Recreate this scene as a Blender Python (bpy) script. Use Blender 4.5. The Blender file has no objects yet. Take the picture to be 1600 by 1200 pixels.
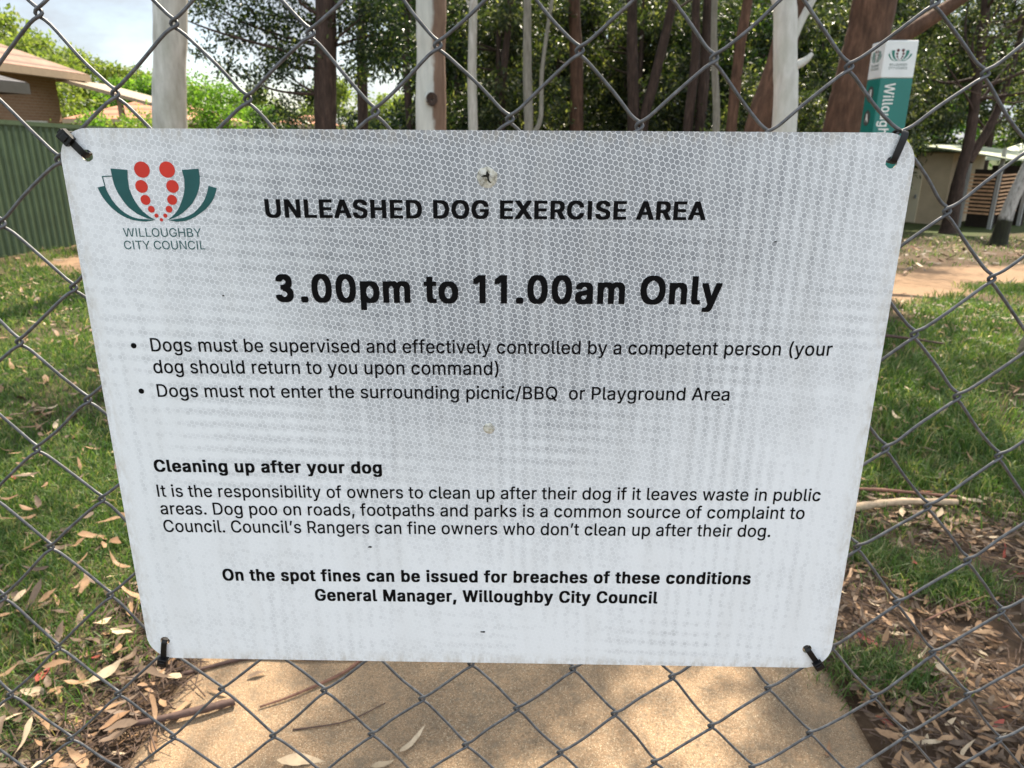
import bpy, math, random
import numpy as np
from mathutils import Vector, Matrix
from mathutils.geometry import delaunay_2d_cdt

S = bpy.context.scene
COL = S.collection
R = math.radians
random.seed(11)
RNG = np.random.default_rng(11)

# ------------------------------------------------------------------ camera
CAM_POS = (0.02802, -0.54393, 1.45668)
CAM_ROWS = [(0.999855, 0.016075, 0.005596), (0.010408, -0.317299, -0.948269), (-0.013468, 0.948189, -0.31742)]

cd = bpy.data.cameras.new('camera')
cam = bpy.data.objects.new('camera', cd)
COL.objects.link(cam)
_r, _d, _f = [Vector(v) for v in CAM_ROWS]
_m = Matrix((( _r.x, -_d.x, -_f.x, CAM_POS[0]), (_r.y, -_d.y, -_f.y, CAM_POS[1]), (_r.z, -_d.z, -_f.z, CAM_POS[2]), (0, 0, 0, 1)))
cam.matrix_world = _m
cd.sensor_width = 36.0
cd.lens = 26.1
cd.clip_start = 0.02
cd.clip_end = 2000
cd.dof.use_dof = True
cd.dof.focus_distance = 0.60
cd.dof.aperture_fstop = 17.0
S.camera = cam

# ------------------------------------------------------------------ light
SUN_EL, SUN_AZ = R(52), R(18)          # azimuth from +Y towards +X: the sun stands behind the sign
S.view_settings.view_transform = 'Standard'
S.view_settings.look = 'None'
S.view_settings.exposure = 1.38
S.view_settings.gamma = 1.0
W = bpy.data.worlds.new('World')
S.world = W
W.use_nodes = True
nt = W.node_tree
nt.nodes.clear()
wo = nt.nodes.new('ShaderNodeOutputWorld')
bg = nt.nodes.new('ShaderNodeBackground')
bg.inputs['Strength'].default_value = 0.085
sky = nt.nodes.new('ShaderNodeTexSky')
sky.sky_type = 'NISHITA'
sky.sun_disc = False
sky.sun_elevation = SUN_EL
sky.sun_rotation = SUN_AZ
tc = nt.nodes.new('ShaderNodeTexCoord')
mp = nt.nodes.new('ShaderNodeMapping')
mp.inputs['Scale'].default_value = (1, 1, 2.2)
mp.inputs['Location'].default_value = (0.35, 0.1, 0.2)
n1 = nt.nodes.new('ShaderNodeTexNoise')
n1.inputs['Scale'].default_value = 2.6
n1.inputs['Detail'].default_value = 8
n1.inputs['Roughness'].default_value = 0.55
rp = nt.nodes.new('ShaderNodeValToRGB')
rp.color_ramp.elements[0].position = 0.38
rp.color_ramp.elements[1].position = 0.54
n2 = nt.nodes.new('ShaderNodeTexNoise')
n2.inputs['Scale'].default_value = 7.0
n2.inputs['Detail'].default_value = 6
rc = nt.nodes.new('ShaderNodeValToRGB')
rc.color_ramp.elements[0].position = 0.42
rc.color_ramp.elements[0].color = (5.8, 6.3, 6.9, 1)
rc.color_ramp.elements[1].position = 0.60
rc.color_ramp.elements[1].color = (8.2, 8.8, 9.1, 1)
mx = nt.nodes.new('ShaderNodeMix')
mx.data_type = 'RGBA'
L = nt.links.new
L(tc.outputs['Generated'], mp.inputs['Vector'])
L(mp.outputs[0], n1.inputs['Vector'])
L(mp.outputs[0], n2.inputs['Vector'])
L(n1.outputs['Fac'], rp.inputs['Fac'])
L(n2.outputs['Fac'], rc.inputs['Fac'])
L(rp.outputs['Color'], mx.inputs['Factor'])
L(sky.outputs[0], mx.inputs['A'])
sx3 = nt.nodes.new('ShaderNodeSeparateXYZ')
L(tc.outputs['Generated'], sx3.inputs[0])
mr = nt.nodes.new('ShaderNodeMapRange')
mr.inputs['From Min'].default_value = -0.6; mr.inputs['From Max'].default_value = 0.7
mr.inputs['To Min'].default_value = 1.36; mr.inputs['To Max'].default_value = 0.54  # clouds set brighter behind the camera to add light on the sign face
L(sx3.outputs[1], mr.inputs['Value'])
cm = nt.nodes.new('ShaderNodeVectorMath'); cm.operation = 'SCALE'
L(rc.outputs['Color'], cm.inputs[0]); L(mr.outputs[0], cm.inputs['Scale'])
L(cm.outputs[0], mx.inputs['B'])
L(mx.outputs['Result'], bg.inputs['Color'])
L(bg.outputs[0], wo.inputs['Surface'])

sl = bpy.data.lights.new('sun', 'SUN')
sl.energy = 4.9
sl.angle = R(0.53)
sl.color = (1.0, 0.89, 0.73)
so = bpy.data.objects.new('sun', sl)
COL.objects.link(so)
_sd = Vector((math.sin(SUN_AZ) * math.cos(SUN_EL), math.cos(SUN_AZ) * math.cos(SUN_EL), math.sin(SUN_EL)))
so.rotation_euler = _sd.to_track_quat('Z', 'Y').to_euler()
so.location = (0, 0, 30)

# ------------------------------------------------------------------ helpers
def tag(o, label=None, cat=None, group=None, kind=None):
    if label: o['label'] = label
    if cat: o['category'] = cat
    if group: o['group'] = group
    if kind: o['kind'] = kind
    return o

def thing(name, label, cat, loc=(0, 0, 0), group=None, rz=0.0):
    o = bpy.data.objects.new(name, None)
    COL.objects.link(o)
    o.empty_display_size = 0.05
    o.location = loc
    o.rotation_euler = (0, 0, rz)
    return tag(o, label, cat, group)

def mesh_np(name, verts, faces_list, mats=(), smooth=False, mat_index=None):
    """verts (n,3) array; faces_list: list of (m,k) int arrays."""
    me = bpy.data.meshes.new(name)
    verts = np.asarray(verts, np.float32)
    faces_list = [np.asarray(f, np.int32) for f in faces_list if len(f)]
    loops = np.concatenate([f.ravel() for f in faces_list])
    tot = np.concatenate([np.full(len(f), f.shape[1], np.int32) for f in faces_list])
    start = np.concatenate([[0], np.cumsum(tot)[:-1]]).astype(np.int32)
    me.vertices.add(len(verts))
    me.vertices.foreach_set('co', verts.ravel())
    me.loops.add(len(loops))
    me.loops.foreach_set('vertex_index', loops)
    me.polygons.add(len(tot))
    me.polygons.foreach_set('loop_start', start)
    me.polygons.foreach_set('loop_total', tot)
    me.polygons.foreach_set('use_smooth', np.full(len(tot), bool(smooth)))
    for m in mats: me.materials.append(m)
    if mat_index is not None: me.polygons.foreach_set('material_index', np.asarray(mat_index, np.int32))
    me.update(calc_edges=True)
    me.validate()
    return me

def obj(name, me, parent=None):
    o = bpy.data.objects.new(name, me)
    COL.objects.link(o)
    if parent: o.parent = parent
    return o

class MB:
    def __init__(s): s.v = []; s.f = []
    def add(s, v, f):
        o = len(s.v); s.v += [tuple(p) for p in v]; s.f += [tuple(i + o for i in q) for q in f]; return s
    def box(s, a, b, mat=None):
        (x0, y0, z0), (x1, y1, z1) = a, b
        v = [(x0,y0,z0),(x1,y0,z0),(x1,y1,z0),(x0,y1,z0),(x0,y0,z1),(x1,y0,z1),(x1,y1,z1),(x0,y1,z1)]
        if mat is not None: v = [mat @ Vector(p) for p in v]
        return s.add(v, [(0,3,2,1),(4,5,6,7),(0,1,5,4),(1,2,6,5),(2,3,7,6),(3,0,4,7)])
    def bar(s, p, q, w, h):
        """box beam from p to q"""
        p = Vector(p); q = Vector(q); d = q - p; l = d.length
        rot = d.to_track_quat('X', 'Z').to_matrix().to_4x4()
        return s.box((0, -w / 2, -h / 2), (l, w / 2, h / 2), Matrix.Translation(p) @ rot)
    def tube(s, pts, rad, n=10, cap=True):
        v, f = tube_np(np.array([tuple(p) for p in pts], float), rad, n)
        o = len(s.v); s.v += [tuple(x) for x in v]; s.f += [tuple(int(i) + o for i in q) for q in f]
        if cap:
            m = len(v)
            s.f.append(tuple(o + i for i in range(n))[::-1]); s.f.append(tuple(o + m - n + i for i in range(n)))
        return s
    def build(s, name, mats, parent=None, smooth=False, bevel=0):
        me = bpy.data.meshes.new(name)
        me.from_pydata(s.v, [], s.f)
        for m in (mats if isinstance(mats, (list, tuple)) else [mats]): me.materials.append(m)
        if smooth: me.polygons.foreach_set('use_smooth', [True] * len(me.polygons))
        me.update()
        o = obj(name, me, parent)
        if bevel:
            b = o.modifiers.new('bevel', 'BEVEL'); b.width = bevel; b.segments = 2; b.limit_method = 'ANGLE'
        return o

def tube_np(P, rad, n=8, lump=None):
    P = np.asarray(P, float); m = len(P)
    rad = np.broadcast_to(np.asarray(rad, float), (m,))
    T = np.gradient(P, axis=0); T /= np.linalg.norm(T, axis=1)[:, None] + 1e-12
    ref = np.array([0, 1.0, 0]) if abs(T[0] @ [0, 1, 0]) < 0.9 else np.array([1.0, 0, 0])
    a = np.cross(T[0], ref); a /= np.linalg.norm(a)
    A = np.zeros((m, 3)); A[0] = a
    for i in range(1, m):
        a = A[i - 1] - T[i] * (A[i - 1] @ T[i]); A[i] = a / np.linalg.norm(a)
    B = np.cross(T, A)
    t = np.linspace(0, 2 * np.pi, n, endpoint=False)
    rr = rad[:, None] * np.ones((1, n))
    if lump is not None: rr = rr * lump
    V = P[:, None, :] + rr[..., None] * (np.cos(t)[None, :, None] * A[:, None, :] + np.sin(t)[None, :, None] * B[:, None, :])
    i = np.arange(m - 1)[:, None] * n; j = np.arange(n)[None, :]; k = (j + 1) % n
    F = np.stack([i + j, i + k, i + n + k, i + n + j], -1).reshape(-1, 4)
    return V.reshape(-1, 3), F

def catmull(P, sub):
    P = np.asarray(P, float)
    Q = np.concatenate([[2 * P[0] - P[1]], P, [2 * P[-1] - P[-2]]])
    t = np.linspace(0, 1, sub, endpoint=False)[:, None]
    out = []
    for i in range(1, len(Q) - 2):
        a, b, c, d = Q[i - 1:i + 3]
        out.append(0.5 * (2 * b + (c - a) * t + (2 * a - 5 * b + 4 * c - d) * t ** 2 + (3 * b - a - 3 * c + d) * t ** 3))
    out.append(P[-1:])
    return np.concatenate(out)

# -------- material helpers
class NT:
    def __init__(s, name):
        s.m = bpy.data.materials.new(name); s.m.use_nodes = True
        s.t = s.m.node_tree; s.b = s.t.nodes['Principled BSDF']; s.out = s.t.nodes['Material Output']
    def n(s, typ, **kw):
        x = s.t.nodes.new('ShaderNode' + typ)
        for k, v in kw.items():
            if k in x.inputs: x.inputs[k].default_value = v
            else: setattr(x, k, v)
        return x
    def l(s, a, b): s.t.links.new(a, b)
    def math(s, op, a, b=None, clamp=False):
        x = s.t.nodes.new('ShaderNodeMath'); x.operation = op; x.use_clamp = clamp
        for i, v in enumerate((a, b)):
            if v is None: continue
            if isinstance(v, (int, float)): x.inputs[i].default_value = v
            else: s.l(v, x.inputs[i])
        return x.outputs[0]
    def vmath(s, op, a, b=None, out=0):
        x = s.t.nodes.new('ShaderNodeVectorMath'); x.operation = op
        for i, v in enumerate((a, b)):
            if v is None: continue
            if isinstance(v, tuple): x.inputs[i].default_value = v
            else: s.l(v, x.inputs[i])
        return x.outputs[out]
    def mix(s, fac, a, b, mode='MIX'):
        x = s.t.nodes.new('ShaderNodeMix'); x.data_type = 'RGBA'; x.blend_type = mode
        for k, v in (('Factor', fac), ('A', a), ('B', b)):
            i = [q for q in x.inputs if q.name == k and (k == 'Factor' and q.type == 'VALUE' or q.type == 'RGBA')][0]
            if isinstance(v, (int, float)): i.default_value = v
            elif isinstance(v, tuple): i.default_value = v + (1,) if len(v) == 3 else v
            else: s.l(v, i)
        return [q for q in x.outputs if q.type == 'RGBA'][0]
    def ramp(s, fac, stops):
        x = s.t.nodes.new('ShaderNodeValToRGB'); e = x.color_ramp.elements
        while len(e) < len(stops): e.new(0.5)
        for q, (p, c) in zip(e, stops):
            q.position = p; q.color = (c, c, c, 1) if isinstance(c, (int, float)) else tuple(c) + (1,)
        s.l(fac, x.inputs[0]); return x.outputs[0]
    def noise(s, vec, scale, detail=4, rough=0.55, out=0):
        x = s.n('TexNoise', Scale=scale, Detail=detail, Roughness=rough); s.l(vec, x.inputs['Vector']); return x.outputs[out]
    def mapping(s, vec, scale=(1, 1, 1), rot=(0, 0, 0)):
        x = s.n('Mapping'); x.inputs['Scale'].default_value = scale; x.inputs['Rotation'].default_value = rot
        s.l(vec, x.inputs['Vector']); return x.outputs[0]
    def coord(s, k='Object'): return s.n('TexCoord').outputs[k]
    def bump(s, h, strength=0.3, dist=0.01):
        x = s.n('Bump', Strength=strength, Distance=dist); s.l(h, x.inputs['Height']); s.l(x.outputs[0], s.b.inputs['Normal'])

def plain(name, col, rough=0.6, metal=0.0, var=0.12, scale=20.0, bump=0.0, spec=0.5):
    a = NT(name); c = a.coord()
    n = a.noise(c, scale, 5)
    lo = tuple(x * (1 - var) for x in col); hi = tuple(min(1, x * (1 + var)) for x in col)
    a.l(a.ramp(n, [(0.3, lo), (0.7, hi)]), a.b.inputs['Base Color'])
    a.b.inputs['Roughness'].default_value = rough
    a.b.inputs['Metallic'].default_value = metal
    a.b.inputs['Specular IOR Level'].default_value = spec
    if bump: a.bump(n, bump, 0.004)
    return a.m

def leaf_mat(name, stops, trans=0.45, rough=0.5, tint=1.5):
    a = NT(name)
    g = a.n('NewGeometry')
    col = a.ramp(g.outputs['Random Per Island'], stops)
    a.l(col, a.b.inputs['Base Color'])
    a.b.inputs['Roughness'].default_value = rough
    a.b.inputs['Specular IOR Level'].default_value = 0.35
    tr = a.n('BsdfTranslucent')
    tcol = a.mix(1.0, col, (tint * 1.05, tint * 1.2, tint * 0.55), 'MULTIPLY')
    a.l(tcol, tr.inputs['Color'])
    ms = a.n('MixShader'); ms.inputs[0].default_value = trans
    a.l(a.b.outputs[0], ms.inputs[1]); a.l(tr.outputs[0], ms.inputs[2]); a.l(ms.outputs[0], a.out.inputs['Surface'])
    return a.m

def bark_mat(name, stops, scale=(6, 6, 1.2), bump=0.4, streak=None, rough=0.85, nscale=3.0):
    a = NT(name); c = a.coord()
    v = a.mapping(c, scale)
    n = a.noise(v, nscale, 8, 0.62)
    col = a.ramp(n, stops)
    if streak:
        v2 = a.mapping(c, (3.0, 3.0, 0.5)); n2 = a.noise(v2, 1.6, 4, 0.6)
        col = a.mix(a.ramp(n2, [(streak[0], 0.0), (streak[1], 1.0)]), col, streak[2])
    blot = a.noise(a.mapping(c, (2.2, 2.2, 1.3)), 2.4, 6, 0.6)
    col = a.mix(a.ramp(blot, [(0.42, 0.0), (0.62, 0.5)]), col, tuple(x * f_ for x, f_ in zip(stops[0][1], (0.95, 1.0, 0.9))))
    fine = a.noise(a.mapping(c, (30, 30, 6)), 2.0, 5, 0.7)
    col = a.mix(a.ramp(fine, [(0.60, 0.0), (0.74, 0.55)]), col, tuple(x * 0.45 for x in stops[0][1]))
    a.l(col, a.b.inputs['Base Color']); a.b.inputs['Roughness'].default_value = rough
    a.b.inputs['Specular IOR Level'].default_value = 0.25
    a.bump(n, bump, 0.03)
    return a.m

def gz(x, y):
    """lie of the land: level by the fence, falling away gently beyond, more to the right"""
    x = np.asarray(x, float); y = np.asarray(y, float)
    s = 0.03 + 0.045 * np.clip((x + 4) / 8, 0, 1)
    t = np.clip(y - 4, 0, 23)
    return -s * t

GLYPH = {
'(': '537|175,406 178,481 185,557 198,636 214,715 235,792 259,867 286,938 315,1002 347,1060 464,1060 431,989 402,917 375,842 352,766 333,691 317,616 306,543 300,473 297,406 299,346 305,286 315,225 329,163 347,99 370,32 464,-189 347,-189 295,-91 252,7 219,107 195,208 180,307',
')': '537|73,-189 142,-35 169,35 191,102 209,167 222,229 232,289 238,348 240,406 237,473 231,543 219,616 204,691 185,766 162,842 136,917 106,989 73,1060 190,1060 222,1002 251,938 279,867 303,792 323,715 340,636 352,557 359,480 362,406 357,306 342,205 317,105 284,5 241,-93 190,-189',
',': '369|74,-235 133,140 269,140 166,-235',
'.': '369|187,-9 164,-6 143,3 124,17 109,36 100,57 97,81 100,104 109,126 124,144 143,159 164,168 187,170 211,168 232,159 251,144 266,126 274,104 277,81 274,57 266,36 251,17 232,3 211,-6',
'/': '490|462,1047 140,-150 28,-150 350,1047',
'0': '891|446,-13 375,-7 312,14 255,47 207,94 167,152 135,223 112,305 99,397 94,499 99,602 113,694 136,776 168,847 208,906 256,952 312,986 375,1007 446,1013 516,1007 579,986 635,952 683,906 723,847 755,776 778,694 792,602 797,499 792,397 778,305 755,223 724,152 684,94 636,47 580,14 516,-7|446,97 492,103 534,118 570,145 602,181 628,227 649,283 664,347 673,419 676,499 673,581 664,653 649,717 628,773 602,819 570,855 534,882 492,898 446,903 399,898 357,882 320,855 289,819 263,773 242,717 227,653 218,581 215,499 218,419 227,347 242,283 263,227 289,181 320,145 357,118 399,103',
'1': '776|483,1000 483,0 358,0 358,881 352,881 110,703 110,839 331,1000',
'3': '891|92,803 112,853 142,898 181,936 227,966 279,987 334,997 390,997 445,986 496,964 542,934 580,895 610,850 629,800 638,748 635,695 620,644 596,596 561,554 519,520 470,494 416,478 360,473 360,598 391,601 420,609 447,622 471,640 490,662 503,687 511,714 513,742 508,769 497,796 481,819 460,839 435,855 407,866 377,872 346,872 315,867 287,856 262,840 240,820 224,797 213,771|360,555 424,550 484,533 540,505 588,468 627,424 656,373 672,318 675,262 666,206 644,153 610,105 567,63 515,31 456,8 394,-3 330,-4 268,7 209,29 157,61 112,102 78,150 56,203 181,236 195,208 215,182 241,161 271,143 306,132 343,126 380,126 417,132 451,144 481,162 507,184 527,210 540,238 545,268 543,298 534,328 517,355 494,379 466,398 433,413 397,422 360,425|280,473 280,595 370,595 370,473',
'A': '943|32,0 396,1000 543,1000 910,0 777,0 456,940 482,940 167,0|216,279 216,391 727,391 727,279',
'B': '897|118,0 118,1000 474,1000 539,996 597,984 646,964 688,938 722,906 749,869 767,827 779,783 783,735 780,695 773,660 760,629 743,603 724,581 700,562 675,547 648,534 619,524 619,515 651,510 682,499 714,483 743,460 769,432 791,399 808,361 818,317 821,268 818,219 806,173 787,131 759,94 722,62 677,35 623,16 558,4 485,0|245,112 481,112 552,117 607,132 648,157 676,189 693,226 699,268 696,301 687,332 673,361 654,388 630,410 601,429 567,443 530,451 488,454 245,454|245,561 468,561 503,563 536,570 566,582 593,598 616,618 635,642 649,669 658,699 660,732 655,773 640,811 614,843 578,868 531,883 472,888 245,888',
'C': '1003|526,-13 442,-6 366,14 295,49 233,96 180,156 137,227 105,308 86,399 79,499 86,600 105,691 137,773 180,844 233,903 295,951 366,986 442,1006 526,1013 575,1011 623,1004 669,991 712,974 753,952 790,926 824,896 854,861 880,822 902,780 918,734 930,685 803,685 793,718 781,748 765,776 747,800 726,822 702,842 677,859 649,872 620,883 589,890 558,894 526,896 466,891 411,875 361,850 316,814 277,769 246,715 222,652 208,580 203,499 208,419 222,347 246,284 278,230 316,185 361,150 412,124 467,109 526,104 558,106 589,110 620,118 649,128 677,142 702,158 726,178 747,200 765,225 781,252 793,283 803,315 930,315 918,266 902,220 881,178 855,140 825,105 791,74 753,48 713,26 669,9 623,-3 576,-11',
'D': '987|430,0 189,0 189,112 422,112 499,117 567,133 625,159 674,194 714,239 745,293 767,355 780,425 785,502 780,578 767,647 745,709 715,762 676,806 628,842 572,867 507,883 434,888 183,888 183,1000 443,1000 536,993 619,973 693,940 757,895 810,838 852,769 883,689 901,601 907,502 901,403 883,313 852,233 809,164 755,106 689,60 613,27 527,7|245,1000 245,0 118,0 118,1000',
'E': '823|118,0 118,1000 732,1000 732,888 245,888 245,562 699,562 699,450 245,450 245,112 738,112 738,0',
'G': '1023|528,-13 443,-6 365,14 294,49 231,97 179,156 136,227 104,309 85,399 79,499 85,600 104,691 136,773 179,844 231,903 293,951 362,986 438,1006 521,1013 572,1011 622,1003 669,990 714,972 755,950 793,922 827,891 857,857 883,818 904,777 921,733 932,685 802,685 777,746 761,773 743,797 723,820 700,839 675,856 649,870 620,882 589,890 556,894 521,896 464,891 410,876 360,850 315,815 277,770 246,715 222,652 208,580 203,499 208,419 222,348 246,285 278,231 317,186 362,150 413,125 469,109 528,104 582,108 632,120 678,140 718,167 751,201 779,242 799,289 811,341 815,398 854,391 556,391 556,503 940,503 940,393 934,315 916,243 886,179 846,122 798,75 740,37 676,9 605,-8',
'H': '1016|118,0 118,1000 245,1000 245,568 771,568 771,1000 898,1000 898,0 771,0 771,456 245,456 245,0',
'I': '423|147,0 147,1001 275,1001 275,0',
'L': '772|118,0 118,1000 245,1000 245,112 710,112 710,0',
'M': '1235|118,0 118,1000 298,1000 632,96 604,96 936,1000 1116,1000 1116,0 991,0 997,899 1008,899 672,0 562,0 220,899 234,899 240,0',
'N': '1029|118,0 118,1000 268,1000 813,108 796,105 784,1000 911,1000 911,0 760,0 211,889 234,892 246,0',
'O': '1048|525,-13 442,-6 366,14 296,49 233,96 181,156 137,227 105,308 86,399 79,499 86,600 105,691 137,773 181,844 233,903 296,951 366,986 442,1006 525,1013 608,1006 684,986 754,951 816,903 869,844 912,773 944,691 963,600 969,499 963,399 944,308 912,227 869,156 816,96 754,49 684,14 608,-6|525,104 583,109 637,124 687,149 732,184 771,229 803,283 827,347 841,419 846,499 841,581 827,653 803,717 771,771 732,816 687,851 637,876 583,891 525,896 467,891 413,876 362,850 317,815 278,770 246,716 222,653 208,580 203,499 208,419 222,347 246,284 278,229 317,185 362,150 413,124 467,109',
'P': '874|118,0 118,1000 462,1000 535,995 599,981 653,958 699,927 737,889 766,845 787,795 799,741 803,683 799,626 787,572 766,522 737,477 699,439 653,407 599,384 535,370 462,365 215,365 215,477 457,477 506,479 548,488 584,503 613,523 637,548 655,577 667,610 675,645 677,683 675,722 667,757 655,789 637,818 613,842 584,862 548,877 505,886 456,889 245,889 245,0',
'Q': '1048|482,313 615,313 921,-94 788,-94|525,-13 442,-6 366,14 296,49 233,96 181,156 137,227 105,308 86,399 79,499 86,600 105,691 137,773 181,844 233,903 296,951 366,986 442,1006 525,1013 608,1006 684,986 754,951 816,903 869,844 912,773 944,691 963,600 969,499 963,399 944,308 912,227 869,156 816,96 754,49 684,14 608,-6|525,104 583,109 637,124 687,149 732,184 771,229 803,283 827,347 841,419 846,499 841,581 827,653 803,717 771,771 732,816 687,851 637,876 583,891 525,896 467,891 413,876 362,850 317,815 278,770 246,716 222,653 208,580 203,499 208,419 222,347 246,284 278,229 317,185 362,150 413,124 467,109',
'R': '883|118,0 118,1000 464,1000 536,996 600,982 655,960 701,931 738,894 767,851 788,803 801,750 805,692 801,634 788,582 767,534 738,491 701,456 654,427 599,406 536,393 464,389 189,389 189,501 459,501 508,504 550,512 585,524 615,542 638,564 656,591 669,621 676,655 679,692 676,730 669,765 656,796 638,823 614,846 585,864 549,878 507,886 458,889 245,889 245,0|694,0 452,450 595,450 841,0',
'S': '878|440,-17 370,-13 307,-2 251,18 201,45 159,78 126,118 100,163 83,214 75,268 205,268 212,232 224,200 243,172 266,149 295,130 327,115 363,105 400,99 440,97 484,99 524,106 562,118 596,135 624,156 648,181 665,209 676,240 679,274 676,304 667,330 653,352 633,371 609,387 361,470 285,497 221,529 169,568 132,615 110,670 102,732 107,786 122,836 147,880 181,919 222,952 270,979 325,998 383,1010 446,1013 510,1010 568,998 621,978 668,952 708,920 741,882 766,839 782,793 788,743 663,743 652,789 629,828 594,860 550,883 499,897 442,901 401,899 363,892 329,880 299,864 273,845 253,822 238,796 229,768 226,738 230,706 240,679 257,656 280,636 305,619 645,504 705,467 732,444 756,418 776,388 791,354 800,316 803,272 798,220 784,170 760,125 727,84 685,49 636,21 578,0 512,-13',
'T': '882|62,888 62,1000 819,1000 819,888 505,888 505,0 379,0 379,888',
'U': '1017|509,-16 433,-11 365,4 303,30 248,65 203,107 166,157 140,213 123,274 118,340 118,1000 244,1000 244,350 248,304 259,261 277,222 301,187 331,158 368,134 410,116 457,105 509,101 561,105 608,116 650,134 686,158 716,187 740,222 758,261 768,304 772,350 772,1000 899,1000 899,340 893,274 877,213 850,157 814,107 768,65 714,30 653,4 584,-11',
'W': '1349|305,0 32,1000 162,1000 387,78 372,78 602,1000 746,1000 977,78 960,78 1186,1000 1316,1000 1042,0 895,0 660,934 687,934 453,0',
'X': '932|35,0 735,1001 877,1001 179,0|751,0 57,1001 204,1001 896,0',
'Y': '928|400,0 400,409 32,1000 179,1000 491,453 440,453 749,1000 895,1000 527,409 527,0',
'a': '765|314,-17 268,-14 226,-5 186,10 150,30 119,56 94,88 75,124 63,166 60,212 63,252 71,287 85,316 104,341 126,362 152,380 182,394 213,405 521,462 533,471 539,484 540,534 534,560 524,583 511,603 493,620 471,633 446,643 417,648 385,650 351,648 320,643 293,634 269,621 249,607 231,591 197,538 81,572 100,615 125,650 154,680 187,704 223,724 261,738 301,748 341,754 501,737 532,725 562,708 589,688 613,661 634,630 649,591 659,546 662,494 662,0 544,0 544,102 536,102 495,48 475,31 451,16 423,2 391,-8 355,-15|335,89 377,92 415,101 448,115 476,135 499,157 518,183 531,211 539,241 542,271 542,373 240,302 220,289 203,274 191,255 183,233 181,206 183,182 189,161 200,142 215,126 233,113 255,103 279,95 306,91',
'b': '834|451,-16 408,-13 371,-6 339,7 312,24 289,42 232,115 220,115 220,0 103,0 103,1000 223,1000 223,628 232,628 288,699 310,716 337,733 369,745 406,753 450,756 510,750 565,735 615,709 659,673 697,628 727,575 749,514 763,446 767,371 763,296 749,228 727,166 697,113 660,68 616,32 566,5 511,-11|433,92 477,96 515,108 549,129 578,156 602,190 621,229 634,273 642,321 645,372 642,423 634,470 621,513 603,552 579,585 550,612 516,632 477,644 433,648 389,644 351,633 317,613 288,587 264,555 246,517 232,473 224,425 221,372 224,319 232,270 246,226 265,187 289,154 318,128 352,108 390,96',
'c': '778|407,-16 343,-11 283,5 230,32 182,69 142,114 110,167 86,228 72,295 67,368 72,443 86,511 110,572 142,626 182,671 230,707 283,734 343,750 407,756 443,754 478,749 511,741 543,730 572,716 600,700 625,680 648,658 668,633 686,605 700,576 711,544 595,515 407,648 361,644 320,631 285,610 256,581 232,547 213,508 200,464 192,418 189,368 192,320 200,274 213,231 232,192 256,158 285,130 320,108 361,96 407,91 598,230 713,201 702,169 688,138 671,110 650,85 628,62 602,42 574,24 544,10 512,-1 479,-10 444,-14',
'd': '834|384,-16 324,-11 269,5 219,32 175,68 138,113 107,166 85,228 72,296 67,371 72,446 85,514 108,575 138,628 176,673 220,709 270,735 325,750 385,756 428,753 466,745 497,733 524,716 546,699 602,628 611,628 611,1000 731,1000 731,0 615,0 615,115 603,115 545,42 523,24 496,7 464,-6 427,-13|402,92 445,96 483,108 517,128 546,154 570,187 589,226 602,270 610,319 613,372 610,425 602,473 589,517 570,555 547,587 518,613 484,633 445,644 402,648 358,644 318,632 284,612 255,585 232,552 213,513 200,470 192,423 189,372 192,321 200,273 213,229 232,190 256,156 285,129 319,108 358,96',
'e': '794|417,-16 348,-11 285,5 230,32 182,69 142,113 109,167 86,227 72,294 67,367 72,441 86,508 109,569 140,624 179,669 226,706 280,734 339,750 403,756 444,753 483,747 522,735 560,719 595,697 628,670 657,637 682,599 702,554 717,503 726,445 730,333 147,333 147,434 664,434 609,397 606,445 598,488 585,528 567,563 544,593 516,617 483,635 446,645 403,649 360,645 322,634 288,616 258,592 234,563 214,530 200,493 191,455 189,415 189,349 192,297 201,250 217,209 239,173 265,144 297,121 333,104 373,94 417,91 446,92 474,96 499,104 522,114 543,127 561,143 577,162 590,183 601,207 717,179 703,142 684,108 659,77 629,50 594,27 555,9 513,-5 466,-13',
'f': '499|448,746 448,643 13,643 13,746|158,0 158,848 162,889 172,924 188,955 210,981 236,1003 266,1020 299,1032 333,1039 477,1024 447,921 350,928 323,919 303,904 290,883 281,856 279,823 279,0',
'g': '836|407,-296 354,-294 306,-286 263,-274 225,-259 191,-239 162,-216 137,-191 116,-165 99,-136 199,-80 257,-146 278,-161 303,-173 333,-183 367,-189 407,-191 463,-186 513,-172 555,-148 587,-113 606,-68 612,-11 612,134 602,134 545,63 523,46 496,31 464,19 427,12 383,9 325,14 271,28 221,52 177,85 139,127 108,177 85,236 72,302 67,376 72,449 85,516 108,577 139,629 176,673 221,709 271,735 326,750 385,756 429,753 467,746 498,733 525,717 548,699 605,627 615,627 615,746 732,746 732,-17 727,-78 713,-131 689,-177 656,-214 617,-244 571,-267 520,-283 465,-293|403,116 446,120 484,130 518,148 547,172 571,202 590,238 603,280 611,327 614,379 611,430 603,476 590,519 571,556 548,588 519,614 485,633 446,644 403,648 359,644 319,632 285,612 256,586 232,554 213,516 200,474 192,428 189,379 192,328 200,282 214,241 233,204 257,174 286,149 320,131 359,120',
'h': '806|223,446 223,0 103,0 103,1000 223,1000 223,565 201,565 227,627 260,676 299,712 344,736 393,751 447,756 495,752 540,742 580,724 616,700 646,669 670,631 688,585 698,532 702,472 702,0 582,0 582,462 577,516 562,562 537,598 503,625 461,642 413,647 378,644 346,637 316,624 289,606 267,583 248,556 235,523 226,487',
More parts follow.
